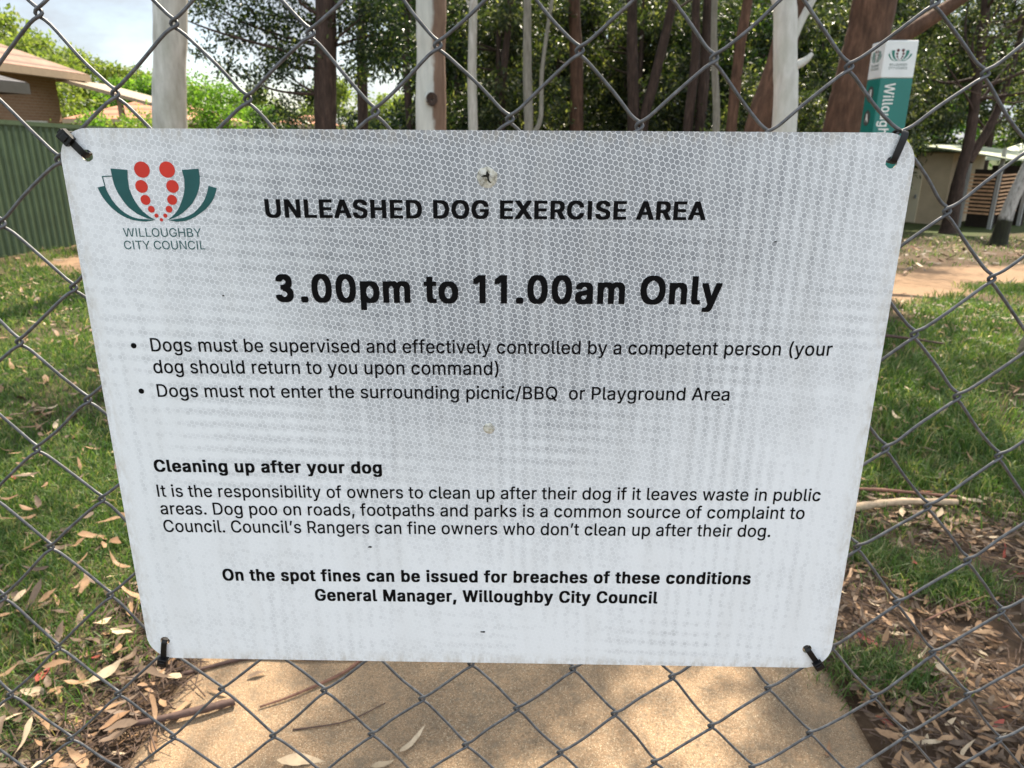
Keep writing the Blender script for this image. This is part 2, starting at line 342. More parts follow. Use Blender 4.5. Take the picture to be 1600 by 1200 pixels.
'i': '328|103,0 103,746 223,746 223,0|164,870 143,873 123,881 106,894 92,910 84,929 81,950 84,971 92,990 106,1006 123,1019 143,1027 164,1030 187,1027 206,1019 224,1006 237,990 246,971 248,950 246,929 237,910 224,894 206,881 187,873',
'k': '748|216,268 216,416 237,416 559,746 708,746 362,392 348,392|103,0 103,1000 223,1000 223,0|578,0 291,365 376,450 732,0',
'l': '372|221,0 178,15 145,40 122,73 108,115 103,166 103,1000 223,1000 225,163 229,140 236,122 248,111 265,104 334,107 355,5',
'm': '1199|103,0 103,746 220,746 221,581 211,581 224,618 240,651 260,680 284,704 310,724 338,739 368,750 399,757 431,759 482,754 527,737 565,709 595,672 617,629 631,579 614,579 625,614 642,646 663,674 688,699 716,720 748,737 783,749 820,757 858,759 901,756 940,747 977,731 1011,709 1039,680 1063,646 1080,604 1091,556 1095,501 1095,0 974,0 974,499 969,548 954,586 929,615 897,634 861,646 823,650 791,647 762,640 736,629 713,613 694,593 679,570 668,545 661,516 659,486 659,0 539,0 539,511 534,550 520,583 497,611 467,633 432,645 392,650 363,647 336,641 310,629 286,613 265,593 247,568 234,539 226,506 223,468 223,0',
'n': '805|223,446 223,0 103,0 103,746 219,746 220,565 201,565 227,627 260,676 299,712 344,736 393,751 447,756 495,752 540,742 580,724 615,700 645,669 669,631 688,585 698,532 702,472 702,0 582,0 582,462 577,516 562,562 537,598 503,625 461,642 413,647 378,644 346,637 316,624 289,606 267,583 248,556 235,523 226,487',
'o': '816|407,-16 343,-11 283,5 230,32 182,69 142,114 110,167 86,228 72,295 67,368 72,443 86,511 110,572 142,626 182,671 230,707 283,734 343,750 407,756 473,750 533,734 587,707 634,671 674,626 706,572 730,511 744,443 749,368 744,295 730,228 706,167 674,114 634,69 587,32 533,5 473,-11|407,91 455,96 496,108 531,130 561,158 585,192 604,231 617,274 625,320 628,368 625,417 617,464 604,507 585,547 561,581 531,610 496,631 455,644 407,648 361,644 320,631 285,610 256,581 232,547 213,508 200,464 192,418 189,368 192,320 200,274 213,231 232,192 256,158 285,130 320,108 361,96',
'p': '834|103,-281 103,746 220,746 220,628 232,628 288,699 310,716 337,733 369,745 406,753 450,756 510,750 565,735 615,709 659,673 697,628 727,575 749,514 763,446 767,371 763,296 749,228 727,166 697,113 660,68 616,32 566,5 511,-11 451,-16 408,-13 371,-6 339,7 312,24 290,42 232,115 223,115 223,-281|433,92 477,96 515,108 549,129 578,156 602,190 621,229 634,273 642,321 645,372 642,423 634,470 621,513 603,552 579,585 550,612 516,632 477,644 433,648 389,644 351,633 317,613 288,587 264,555 246,517 232,473 224,425 221,372 224,319 232,270 246,226 265,187 289,154 318,128 352,108 390,96',
'r': '509|103,0 103,746 219,746 219,631 227,631 244,666 268,696 300,722 336,741 376,753 479,754 479,634 373,638 342,631 313,618 287,602 265,582 247,557 234,530 226,499 223,466 223,0',
's': '717|358,-16 308,-14 262,-6 220,7 183,24 150,47 121,74 98,107 81,144 70,185 185,209 198,172 218,142 244,118 276,102 314,93 356,89 405,93 446,104 481,122 506,146 522,173 527,202 524,227 515,248 499,267 478,282 450,295 293,334 231,353 181,378 142,409 114,446 98,489 92,538 96,579 108,617 128,652 155,682 188,707 226,728 270,743 317,753 368,756 416,753 460,745 499,732 533,715 563,693 588,667 608,637 625,605 637,570 527,545 515,572 499,597 477,620 449,639 412,650 368,654 326,650 289,640 257,623 233,600 218,574 213,545 217,519 227,497 244,478 267,463 299,449 451,411 513,392 563,368 602,337 629,300 646,258 651,209 647,167 635,128 614,93 586,61 552,34 511,13 464,-3 413,-13',
't': '447|401,746 401,643 13,643 13,746|128,926 248,926 248,192 250,162 256,138 267,120 284,108 306,100 397,105 419,3 271,-2 221,14 181,42 151,80 133,127 128,183',
'u': '806|358,-10 310,-7 266,4 226,21 190,45 160,77 136,115 118,161 107,214 103,273 103,746 223,746 223,283 229,229 244,184 269,147 303,120 345,104 393,99 428,101 460,109 490,122 516,140 539,163 557,190 571,223 579,259 582,300 582,746 702,746 702,0 586,0 586,181 604,181 578,118 545,69 505,33 461,9 412,-5',
'v': '765|319,0 34,746 166,746 404,41 362,41 599,746 730,746 445,0',
'w': '1115|270,0 44,746 171,746 344,81 324,81 495,746 622,746 791,81 769,81 944,746 1070,746 844,0 724,0 544,664 571,664 391,0',
'y': '765|93,-272 121,-168 204,-175 223,-169 240,-159 256,-145 271,-126 284,-101 319,-3 34,746 166,746 404,41 361,41 600,746 730,746 401,-114 385,-151 367,-183 347,-210 325,-234 300,-252 274,-267 245,-277 214,-283',
'’': '348|101,626 160,1000 297,1000 193,626',
' ': '369|',
}
LINES = [
  ('UNLEASHED DOG EXERCISE AREA', 'b', (-0.15824, -0.06057), (0.15812, -0.06008), 0.01306, 'title_text'),
  ('3.00pm to 11.00am Only', 'b', (-0.1565, -0.12264), (0.1749, -0.12156), 0.02121, 'hours_text'),
  ('Dogs must be supervised and effectively controlled by a competent person (your', 'r', (-0.2565, -0.16202), (0.26212, -0.16026), 0.01068, 'rule_text'),
  ('dog should return to you upon command)', 'r', (-0.25712, -0.17956), (0.00991, -0.17825), 0.01089, 'rule_text'),
  ('Dogs must not enter the surrounding picnic/BBQ  or Playground Area', 'r', (-0.25698, -0.19903), (0.18846, -0.19715), 0.0106, 'rule_text'),
  ('Cleaning up after your dog', 'b', (-0.26907, -0.26361), (-0.08423, -0.26287), 0.0108, 'subheading_text'),
  ('It is the responsibility of owners to clean up after their dog if it leaves waste in public', 'r', (-0.26976, -0.28612), (0.27015, -0.28268), 0.01105, 'notice_text'),
  ('areas. Dog poo on roads, footpaths and parks is a common source of complaint to', 'r', (-0.26947, -0.3023), (0.2594, -0.29913), 0.01124, 'notice_text'),
  ('Council. Council’s Rangers can fine owners who don’t clean up after their dog.', 'r', (-0.26917, -0.31876), (0.23376, -0.31609), 0.01143, 'notice_text'),
  ('On the spot fines can be issued for breaches of these conditions', 'b', (-0.22522, -0.36504), (0.22233, -0.36156), 0.01165, 'warning_text'),
  ('General Manager, Willoughby City Council', 'b', (-0.14771, -0.38386), (0.14554, -0.38182), 0.01185, 'signature_text'),
  ('WILLOUGHBY', 't', (-0.26375, -0.07493), (-0.20666, -0.07467), 0.00614, 'emblem_text'),
  ('CITY COUNCIL', 't', (-0.2647, -0.08409), (-0.205, -0.08379), 0.00621, 'emblem_text'),
]
EMBLEM_LEAVES = [[(-0.26573, -0.02708), (-0.25369, -0.02798), (-0.25441, -0.03358), (-0.25448, -0.04104), (-0.25341, -0.04521), (-0.25189, -0.04939), (-0.2495, -0.05359), (-0.24697, -0.05696), (-0.24311, -0.06034), (-0.23867, -0.06286), (-0.24422, -0.06188), (-0.24793, -0.06037), (-0.25158, -0.05852), (-0.25429, -0.05634), (-0.257, -0.05415), (-0.2595, -0.05071), (-0.26186, -0.04652), (-0.26349, -0.04319), (-0.26479, -0.03903), (-0.26542, -0.03448)], [(-0.21489, -0.02774), (-0.20278, -0.02685), (-0.20264, -0.03242), (-0.20317, -0.03655), (-0.20431, -0.04071), (-0.20669, -0.04573), (-0.21021, -0.05079), (-0.21437, -0.05461), (-0.21779, -0.05735), (-0.22161, -0.05975), (-0.22579, -0.06149), (-0.23035, -0.0628), (-0.22602, -0.06004), (-0.22251, -0.05679), (-0.22004, -0.05339), (-0.21781, -0.04916), (-0.21585, -0.04496), (-0.21468, -0.04078), (-0.21396, -0.03415)], [(-0.27728, -0.0402), (-0.2717, -0.03899), (-0.27079, -0.04282), (-0.2683, -0.04867), (-0.2661, -0.05219), (-0.26331, -0.05538), (-0.26025, -0.05808), (-0.25706, -0.06001), (-0.25377, -0.06135), (-0.25038, -0.06209), (-0.24516, -0.06231), (-0.23867, -0.06286), (-0.2463, -0.06403), (-0.25063, -0.06372), (-0.25491, -0.06307), (-0.25908, -0.06173), (-0.26233, -0.06013), (-0.26587, -0.05769), (-0.26929, -0.05458), (-0.27217, -0.05097), (-0.27457, -0.0472), (-0.27615, -0.04369)], [(-0.19722, -0.0385), (-0.19139, -0.04012), (-0.1928, -0.04396), (-0.19451, -0.04732), (-0.1964, -0.05002), (-0.19872, -0.05256), (-0.20137, -0.05503), (-0.20519, -0.05768), (-0.209, -0.06009), (-0.21319, -0.06208), (-0.2173, -0.06339), (-0.2235, -0.06395), (-0.22966, -0.06288), (-0.22412, -0.06207), (-0.21785, -0.061), (-0.21417, -0.05962), (-0.21043, -0.05772), (-0.20731, -0.05516), (-0.20452, -0.05243), (-0.20194, -0.04922), (-0.19985, -0.04568), (-0.19839, -0.04233)], [(-0.26568, -0.03192), (-0.27291, -0.03238), (-0.27208, -0.03916), (-0.27136, -0.03899), (-0.27207, -0.03303), (-0.26562, -0.03258)], [(-0.2027, -0.03152), (-0.19572, -0.03197), (-0.19675, -0.03883), (-0.19733, -0.03867), (-0.19649, -0.03263), (-0.20261, -0.03218)]]
EMBLEM_DOTS = [(-0.24335, -0.02775, 0.00558), (-0.22533, -0.02764, 0.00558), (-0.24539, -0.03932, 0.0045), (-0.22309, -0.03917, 0.00449), (-0.24396, -0.04867, 0.00356), (-0.22467, -0.04853, 0.00357), (-0.24068, -0.05522, 0.00244), (-0.22786, -0.05513, 0.00244), (-0.2376, -0.0597, 0.00149), (-0.23121, -0.05965, 0.00149), (-0.23444, -0.06266, 0.00123)]
HOLES = [('tl', (-0.28103, -0.01842)), ('tr', (0.28396, -0.01973)), ('bl', (-0.28423, -0.42737)), ('br', (0.27861, -0.4259))]
TIES = {'tl': [(-0.28103, -0.01842), (-0.29196, -0.00604)], 'tr': [(0.28396, -0.01973), (0.28976, 0.00058)], 'bl': [(-0.28413, -0.42669), (-0.28774, -0.44782)], 'br': [(0.27852, -0.42523), (0.28946, -0.44049)]}
BULLETS = [(-0.26966, -0.15757), (-0.2694, -0.19439)]
PLUGS = [(0.00178, -0.03144), (0.00232, -0.22234)]
MESH_RESID = [(-2, 0, -0.003, 0.0021), (0, 0, -0.0025, 0.0004), (-1, 1, -0.0012, -0.0002), (1, 1, 0.0004, 0.0016), (-2, 2, -0.0004, -0.0005), (2, 0, -0.0012, -0.0005), (4, 0, -0.0058, -0.0031), (3, 1, -0.0019, -0.0017), (5, 1, 0.0015, -0.0012), (6, 0, -0.0002, -0.0012), (8, 0, 0.0003, -0.001), (7, 1, 0.001, -0.0007), (10, 0, 0.0012, -0.0012), (12, 0, 0.003, -0.0005), (11, 1, 0.0011, 0.0041), (-3, 3, -0.0025, -0.0019), (-2, 4, 0.0, -0.0005), (-3, 5, -0.0016, 0.0005), (-2, 6, 0.0016, 0.0022), (-3, 7, 0.0007, 0.0031), (-2, 8, 0.0046, 0.0072), (-3, 9, 0.0014, 0.005), (-2, 10, 0.0027, 0.0066), (-3, 11, -0.0053, -0.0052), (-4, 12, -0.0107, -0.0144), (-2, 12, -0.0013, -0.007), (-3, 13, -0.0061, -0.0158), (0, 12, 0.0045, 0.0053), (-1, 13, 0.0007, -0.0068), (12, 2, 0.0013, 0.0007), (13, 3, 0.0012, 0.0012), (12, 4, 0.0008, 0.0023), (13, 5, 0.0006, 0.0016), (12, 6, 0.0013, 0.0013), (14, 6, 0.0012, 0.0004), (13, 7, 0.0021, -0.0013), (12, 8, -0.0006, 0.0044), (14, 8, 0.0022, -0.0023), (13, 9, -0.0011, -0.0006), (15, 9, -0.0012, -0.0028), (14, 10, -0.0033, -0.0026), (13, 11, 0.0019, -0.0078), (15, 11, -0.0058, 0.0013), (12, 12, -0.0012, -0.0053), (14, 12, -0.004, 0.0005), (16, 12, -0.0094, 0.0003), (11, 11, -0.0029, -0.0045), (2, 12, 0.0076, 0.0104), (4, 12, 0.0059, 0.0075), (3, 13, 0.0061, 0.0102), (5, 13, 0.0028, 0.004), (5, 11, 0.0025, 0.003), (7, 11, 0.0028, 0.0038), (9, 11, 0.001, 0.0018), (6, 12, 0.0015, 0.003), (8, 12, 0.0003, 0.0037), (10, 12, -0.0013, -0.0037), (9, 13, -0.0018, -0.0026), (7, 13, 0.0006, 0.0015), (1, 13, 0.0043, 0.0014), (11, -1, 0.0033, -0.0052)]
MESH_O = (-0.20826, 1.52699)
MESH_I = (0.04557, -0.00233)
MESH_J = (-0.00339, -0.04652)

SIGN_W, SIGN_H, SIGN_TOP = 0.6, 0.4456, 1.46

# ------------------------------------------------------------------ ground
def smooth(e0, e1, x):
    t = np.clip((x - e0) / (e1 - e0), 0, 1); return t * t * (3 - 2 * t)

def vnoise(x, y, s, seed=0):
    """cheap smooth value noise"""
    x = np.asarray(x) * s; y = np.asarray(y) * s
    xi = np.floor(x).astype(int); yi = np.floor(y).astype(int); fx = x - xi; fy = y - yi
    fx = fx * fx * (3 - 2 * fx); fy = fy * fy * (3 - 2 * fy)
    def h(a, b):
        q = np.sin(a * 127.1 + b * 311.7 + seed * 74.7) * 43758.5453
        return q - np.floor(q)
    return (h(xi, yi) * (1 - fx) + h(xi + 1, yi) * fx) * (1 - fy) + (h(xi, yi + 1) * (1 - fx) + h(xi + 1, yi + 1) * fx) * fy

PATH_TOP = [(-9, 14.5), (-3, 11.6), (2, 10.6), (5.7, 11.0), (7.35, 12.0), (8.9, 12.75), (14, 15.5), (30, 25)]
PATH_BOT = [(-9, 10.2), (-3, 7.0), (0.6, 5.6), (3.6, 6.7), (4.5, 7.6), (6.05, 9.25), (6.8, 9.5), (14, 12.5), (30, 21)]
def path_mask(x, y):
    a = np.interp(x, *zip(*PATH_TOP)); b = np.interp(x, *zip(*PATH_BOT))
    w = 0.5 * (vnoise(x, y, 1.3, 3) - 0.5)
    m = smooth(-0.35, 0.25, a + w - y) * smooth(-0.35, 0.25, y - b + w)
    return m * smooth(-6.6, -6.0, x + 0 * y)

def green(x, y):
    x = np.asarray(x, float); y = np.asarray(y, float)
    n = vnoise(x, y, 2.2, 1) * 0.6 + vnoise(x, y, 5.5, 2) * 0.4
    left = np.where(x < 0, 0.9, 0.0) * smooth(-0.98, -1.35, x + 0.12 * (n - 0.5))
    r = np.zeros_like(x)
    r = np.where((x >= 0), 0.9 * smooth(1.95, 2.75, y + 1.1 * (n - 0.5) + 0.1 * (x - 1)), r)
    r = np.where(x >= 0, r * smooth(0.9, 1.1, x + 0.06 * y * 0), r)
    r = r * (1 - 0.85 * smooth(0.52, 0.72, vnoise(x, y, 0.9, 21)) * smooth(2, 3, y))
    left = left * (1 - 0.5 * smooth(0.62, 0.8, vnoise(x, y, 0.8, 22)))
    r = r * (1 - 0.8 * np.exp(-(((x - 1.5) / 0.5) ** 2 + ((y - 2.2) / 0.16) ** 2)))
    bare = np.exp(-(((x - 2.55) / 0.95) ** 2 + ((y - 4.75) / 0.42) ** 2))
    r = r * (1 - 0.95 * bare)
    far = smooth(9.5, 11.0, y - 0.5 * np.clip(x - 5, 0, 6)) * smooth(24, 21, y)
    r = r * (1 - 0.75 * far * smooth(-1, 2, x))
    left = left * (1 - 0.8 * smooth(-6.2, -6.8, x + 0.06 * (y - 10)))
    g = np.where(x < 0, left, r)
    mid = (np.abs(x) < 1.0) & (y > 3.6)
    g = np.where(mid, 0.7, g)
    g = g * (1 - path_mask(x, y))
    return np.clip(g * (0.5 + 1.0 * n), 0, 1)

def litter(x, y):
    x = np.asarray(x, float); y = np.asarray(y, float)
    n = vnoise(x, y, 3.0, 7)
    d = np.where(x > 0.9, 1.0 - 0.55 * smooth(1.8, 2.6, y), 0.36) * (0.5 + n)
    d = np.where((x < 0) & (x > -1.35) & (y < 2.2), 0.5 * smooth(-1.35, -1.0, x) + d, d)
    d = np.where((x > 0) & (y > 9), 0.6, d)
    d = d * (1 - 0.75 * smooth(0.60, 0.75, vnoise(x, y, 2.4, 31)) * (x > 0.9) * (y < 2.6))
    return d * (1 - 0.9 * path_mask(x, y))

ax = np.concatenate([-np.geomspace(400, 9, 26), np.arange(-8.8, 12.01, 0.11), np.geomspace(12.3, 400, 26)])
ay = np.concatenate([-np.geomspace(60, 2.2, 12), np.arange(-2.0, 16.01, 0.11), np.geomspace(16.4, 700, 40)])
GX, GY = np.meshgrid(ax, ay)
GZ = gz(GX, GY) + 0.02 * (vnoise(GX, GY, 1.1, 5) - 0.5) * (np.abs(GX) > 0.9) + 0.012 * (vnoise(GX, GY, 4, 6) - 0.5)
on_slab = (np.abs(GX) < 1.05) & (GY < 3.8)
GZ = np.where(on_slab, -0.035, GZ)
nx, ny = len(ax), len(ay)
ii = (np.arange(ny - 1)[:, None] * nx + np.arange(nx - 1)[None, :]).ravel()
gm = NT('ground_soil')
att = gm.n('Attribute'); att.attribute_name = 'cover'
sep = gm.n('SeparateColor'); gm.l(att.outputs['Color'], sep.inputs[0])
pos = gm.n('NewGeometry').outputs['Position']
nA = gm.noise(pos, 9, 8, 0.65); nB = gm.noise(pos, 45, 6, 0.7); nC = gm.noise(pos, 1.7, 4)
soil = gm.ramp(nA, [(0.25, (0.045, 0.028, 0.018)), (0.5, (0.085, 0.055, 0.036)), (0.75, (0.14, 0.095, 0.06))])
vor = gm.n('TexVoronoi', Scale=26.0, Randomness=1.0); gm.l(gm.mapping(pos, (1, 1.9, 1), (0, 0, 0.6)), vor.inputs['Vector'])
lit = gm.ramp(vor.outputs['Distance'], [(0.1, 1.0), (0.36, 0.0)])
leafc = gm.mix(gm.n('SeparateColor').outputs[0], (0.24, 0.16, 0.10), (0.12, 0.07, 0.045))
sp2 = gm.n('SeparateColor'); gm.l(vor.outputs['Color'], sp2.inputs[0])
leafc = gm.ramp(sp2.outputs[0], [(0.0, (0.10, 0.06, 0.04)), (0.5, (0.20, 0.135, 0.085)), (1.0, (0.36, 0.27, 0.18))])
soil = gm.mix(gm.math('MULTIPLY', lit, gm.math('MULTIPLY', sep.outputs[1], 0.95), True), soil, leafc)
grs = gm.ramp(nB, [(0.3, (0.018, 0.03, 0.008)), (0.6, (0.05, 0.085, 0.02)), (0.8, (0.10, 0.13, 0.04))])
c1 = gm.mix(gm.math('MULTIPLY', sep.outputs[0], gm.ramp(nA, [(0.3, 0.55), (0.6, 1.0)])), soil, grs)
dirt = gm.ramp(nB, [(0.3, (0.20, 0.13, 0.08)), (0.7, (0.30, 0.20, 0.125))])
dirt = gm.mix(gm.ramp(nC, [(0.35, 0.0), (0.7, 0.45)]), dirt, (0.27, 0.17, 0.10))
c2 = gm.mix(sep.outputs[2], c1, dirt)
gm.l(c2, gm.b.inputs['Base Color'])
gm.b.inputs['Roughness'].default_value = 0.95
gm.b.inputs['Specular IOR Level'].default_value = 0.15
gm.bump(nB, 0.6, 0.012)
me = mesh_np('ground', np.stack([GX, GY, GZ], -1).reshape(-1, 3), [np.stack([ii, ii + 1, ii + nx + 1, ii + nx], -1)], [gm.m], smooth=True)
ca = me.color_attributes.new('cover', 'FLOAT_COLOR', 'POINT')
far_lawn = np.where(GY > 26, 0.9, green(GX, GY))
cc = np.stack([far_lawn, np.clip(litter(GX, GY), 0, 1), path_mask(GX, GY), np.ones_like(GX)], -1).reshape(-1).astype(np.float32)
ca.data.foreach_set('color', cc)
tag(obj('ground', me), kind='structure')

# path slab
sm = NT('worn_concrete'); c = sm.n('NewGeometry').outputs['Position']
a1 = sm.noise(c, 170, 5, 0.8); a2 = sm.noise(c, 3.2, 5, 0.6); a3 = sm.noise(c, 420, 2, 0.5); a4 = sm.noise(c, 24, 6, 0.7)
base = sm.ramp(a2, [(0.3, (0.155, 0.105, 0.066)), (0.5, (0.285, 0.183, 0.105)), (0.72, (0.36, 0.24, 0.14))])
base = sm.mix(sm.ramp(a1, [(0.40, 0.85), (0.54, 0.0)]), base, (0.11, 0.08, 0.05))
base = sm.mix(sm.ramp(a3, [(0.56, 0.0), (0.68, 0.9)]), base, (0.56, 0.46, 0.32))
base = sm.mix(sm.ramp(a4, [(0.50, 0.0), (0.70, 0.7)]), base, (0.15, 0.12, 0.085))
sm.l(base, sm.b.inputs['Base Color']); sm.b.inputs['Roughness'].default_value = 0.92
sm.b.inputs['Specular IOR Level'].default_value = 0.2
sm.bump(a1, 0.5, 0.004)
sx = np.linspace(-0.93, 0.93, 48); sy = np.linspace(-0.9, 3.6, 90)
SX, SY = np.meshgrid(sx, sy)
edge = np.minimum(0.93 - np.abs(SX), np.minimum(SY + 0.9, 3.6 - SY))
SX2 = SX + np.where(np.abs(SX) > 0.9, 0.018 * (vnoise(SX * 3, SY, 7, 9) - 0.5), 0)
SZ = 0.004 + 0.006 * (vnoise(SX, SY, 2, 4) - 0.5) - 0.018 * smooth(0.03, 0.0, edge)
n_, m_ = len(sx), len(sy)
ii = (np.arange(m_ - 1)[:, None] * n_ + np.arange(n_ - 1)[None, :]).ravel()
V = np.stack([SX2, SY, SZ], -1).reshape(-1, 3)
F = np.stack([ii, ii + 1, ii + n_ + 1, ii + n_], -1)
rim = np.concatenate([np.arange(n_), np.arange(1, m_) * n_ + n_ - 1, (m_ - 1) * n_ + np.arange(n_ - 2, -1, -1), np.arange(m_ - 2, 0, -1) * n_])
V2 = V[rim].copy(); V2[:, 2] = -0.09
k = np.arange(len(rim)); k2 = (k + 1) % len(rim)
F2 = np.stack([rim[k2], rim[k], len(V) + k, len(V) + k2], -1)
tag(obj('path', mesh_np('path', np.concatenate([V, V2]), [F, F2], [sm.m], smooth=True)), kind='structure')

# ------------------------------------------------------------------ the sign
def curve_mesh(name, polys, mats, extrude=0.0):
    cu = bpy.data.curves.new(name, 'CURVE'); cu.dimensions = '2D'; cu.fill_mode = 'BOTH'; cu.extrude = extrude
    for p in polys:
        s = cu.splines.new('POLY'); s.points.add(len(p) - 1); s.use_cyclic_u = True
        s.points.foreach_set('co', [q for x, y in p for q in (x, y, 0, 1)])
    o = bpy.data.objects.new('tmp', cu); COL.objects.link(o)
    dg = bpy.context.evaluated_depsgraph_get(); dg.update()
    me = bpy.data.meshes.new_from_object(o.evaluated_get(dg))
    bpy.data.objects.remove(o); bpy.data.curves.remove(cu)
    me.name = name
    me.materials.clear()
    for m in mats: me.materials.append(m)
    me.transform(Matrix.Rotation(math.pi / 2, 4, 'X'))      # x,y -> x,z ; front faces -Y
    return me

def circle(x, y, r, n=20, jit=0.0):
    return [(x + r * (1 + jit * (random.random() - .5)) * math.cos(2 * math.pi * i / n), y + r * (1 + jit * (random.random() - .5)) * math.sin(2 * math.pi * i / n)) for i in range(n)]

# retro-reflective sheeting: pale hexagon walls, cells coloured darker square on to imitate their dark reflection
hx = NT('reflective_sheeting')
oc = hx.coord()
xz = hx.n('SeparateXYZ'); hx.l(oc, xz.inputs[0])
cb = hx.n('CombineXYZ'); hx.l(xz.outputs[0], cb.inputs[0]); hx.l(xz.outputs[2], cb.inputs[1])
wob = hx.n('TexNoise', Scale=14.0, Detail=2.0); hx.l(cb.outputs[0], wob.inputs['Vector'])
p0 = hx.vmath('MULTIPLY', hx.vmath('SUBTRACT', wob.outputs['Color'], (0.5, 0.5, 0.5)), (0.0012, 0.0012, 0))
pv = hx.mapping(hx.vmath('ADD', cb.outputs[0], p0), (1 / 0.00395, 1 / 0.00395, 1), (0, 0, R(13)))
pv = hx.vmath('ADD', pv, (1000.0, 1732.0508, 0.0))
rr = (1.0, 1.7320508, 1.0)
ha = hx.vmath('SUBTRACT', hx.vmath('MODULO', pv, rr), (0.5, 0.8660254, 0.5))
hb = hx.vmath('SUBTRACT', hx.vmath('MODULO', hx.vmath('SUBTRACT', pv, (0.5, 0.8660254, 0.0)), rr), (0.5, 0.8660254, 0.5))
ha = hx.vmath('MULTIPLY', ha, (1, 1, 0)); hb = hx.vmath('MULTIPLY', hb, (1, 1, 0))
less = hx.math('LESS_THAN', hx.vmath('DOT_PRODUCT', ha, ha, 1), hx.vmath('DOT_PRODUCT', hb, hb, 1))
mv = hx.n('Mix'); mv.data_type = 'VECTOR'
hx.l(less, mv.inputs[0]); hx.l(hb, mv.inputs[4]); hx.l(ha, mv.inputs[5])
gv = mv.outputs[1]
ab = hx.vmath('ABSOLUTE', gv)
sx_ = hx.n('SeparateXYZ'); hx.l(ab, sx_.inputs[0])
hd = hx.math('MAXIMUM', sx_.outputs[0], hx.vmath('DOT_PRODUCT', ab, (0.5, 0.8660254, 0), 1))
wall = hx.ramp(hd, [(0.432, 0.0), (0.465, 1.0)])
cid = hx.vmath('SUBTRACT', pv, gv)
wn = hx.n('TexWhiteNoise'); wn.noise_dimensions = '2D'
hx.l(hx.vmath('SNAP', hx.vmath('ADD', cid, (0.01, 0.01, 0)), (0.25, 0.433, 1.0)), wn.inputs['Vector'])
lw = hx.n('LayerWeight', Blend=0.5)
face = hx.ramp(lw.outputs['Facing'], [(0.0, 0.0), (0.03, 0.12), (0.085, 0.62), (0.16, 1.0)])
# cells fade by row and column: an optical effect put into the colour
stx = hx.noise(hx.mapping(cb.outputs[0], (70, 4, 1)), 1.0, 3); stz = hx.noise(hx.mapping(cb.outputs[0], (5, 45, 1), (0, 0, 0.12)), 1.0, 3)
cl = hx.noise(cb.outputs[0], 9, 4)
moire_fade = hx.math('ADD', hx.math('MULTIPLY', stx, 0.5), hx.math('MULTIPLY', stz, 0.4))
milky = hx.math('ADD', face, hx.math('MULTIPLY', hx.math('SUBTRACT', moire_fade, 0.45), 0.85))
# bands of columns and rows: optical moire painted into the cell colour
colb = hx.math('SINE', hx.math('MULTIPLY', xz.outputs[0], 6.2832 / 0.0094))
rowb = hx.math('SINE', hx.math('MULTIPLY', hx.math('ADD', xz.outputs[2], hx.math('MULTIPLY', xz.outputs[0], 0.03)), 6.2832 / 0.0105))
pc1 = hx.ramp(hx.noise(hx.mapping(cb.outputs[0], (7, 3.2, 1)), 1.0, 2), [(0.44, 0.0), (0.62, 1.0)])
pc2 = hx.ramp(hx.noise(hx.mapping(cb.outputs[0], (4.2, 5.5, 1), (0, 0, 2.0)), 1.0, 2), [(0.46, 0.0), (0.64, 1.0)])
bands = hx.math('ADD', hx.math('MULTIPLY', colb, pc1), hx.math('MULTIPLY', rowb, pc2))
milky = hx.math('SUBTRACT', milky, hx.math('MULTIPLY', hx.math('ADD', bands, 0.15), 0.14))
milky = hx.math('ADD', milky, hx.math('MULTIPLY', hx.math('SUBTRACT', wn.outputs['Value'], 0.5), 0.16))
milky = hx.math('ADD', milky, hx.math('MULTIPLY', hx.math('SUBTRACT', cl, 0.5), 0.35), True)
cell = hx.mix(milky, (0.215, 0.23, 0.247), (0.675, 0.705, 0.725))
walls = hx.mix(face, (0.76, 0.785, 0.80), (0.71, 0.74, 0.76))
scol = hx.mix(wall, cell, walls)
# one sheet join across the panel and a fainter upright one
jz = hx.math('LESS_THAN', hx.math('ABSOLUTE', hx.math('SUBTRACT', xz.outputs[2], -0.0665)), 0.00035)
jx = hx.math('LESS_THAN', hx.math('ABSOLUTE', hx.math('SUBTRACT', xz.outputs[0], -0.012)), 0.0002)
scol = hx.mix(hx.math('ADD', hx.math('MULTIPLY', jz, 0.5), hx.math('MULTIPLY', jx, 0.3), True), scol, (0.70, 0.72, 0.74))
# specks and smears of dirt
dn = hx.noise(cb.outputs[0], 55, 6, 0.7); scol = hx.mix(hx.ramp(dn, [(0.72, 0.0), (0.80, 0.5)]), scol, (0.30, 0.27, 0.22))
dn2 = hx.noise(hx.mapping(cb.outputs[0], (6, 1.2, 1)), 6, 5, 0.6); scol = hx.mix(hx.ramp(dn2, [(0.5, 0.0), (0.85, 0.30)]), scol, (0.46, 0.46, 0.44))
edge_d = hx.math('MINIMUM', hx.math('SUBTRACT', 0.30, hx.math('ABSOLUTE', xz.outputs[0])), hx.math('MINIMUM', hx.math('ADD', xz.outputs[2], SIGN_H), hx.math('MULTIPLY', xz.outputs[2], -1.0)))
gr_n = hx.noise(hx.mapping(cb.outputs[0], (3, 1, 1)), 60, 6, 0.7)
gr_e = hx.math('MULTIPLY', hx.ramp(edge_d, [(0.0, 1.0), (0.012, 0.0)]), hx.ramp(gr_n, [(0.42, 0.0), (0.68, 0.6)]))
scol = hx.mix(gr_e, scol, (0.34, 0.30, 0.23))
scr = hx.noise(hx.mapping(cb.outputs[0], (9, 120, 1), (0, 0, 0.9)), 1.0, 4, 0.6)
scol = hx.mix(hx.ramp(scr, [(0.73, 0.0), (0.76, 0.35)]), scol, (0.80, 0.81, 0.81))
hx.l(scol, hx.b.inputs['Base Color'])
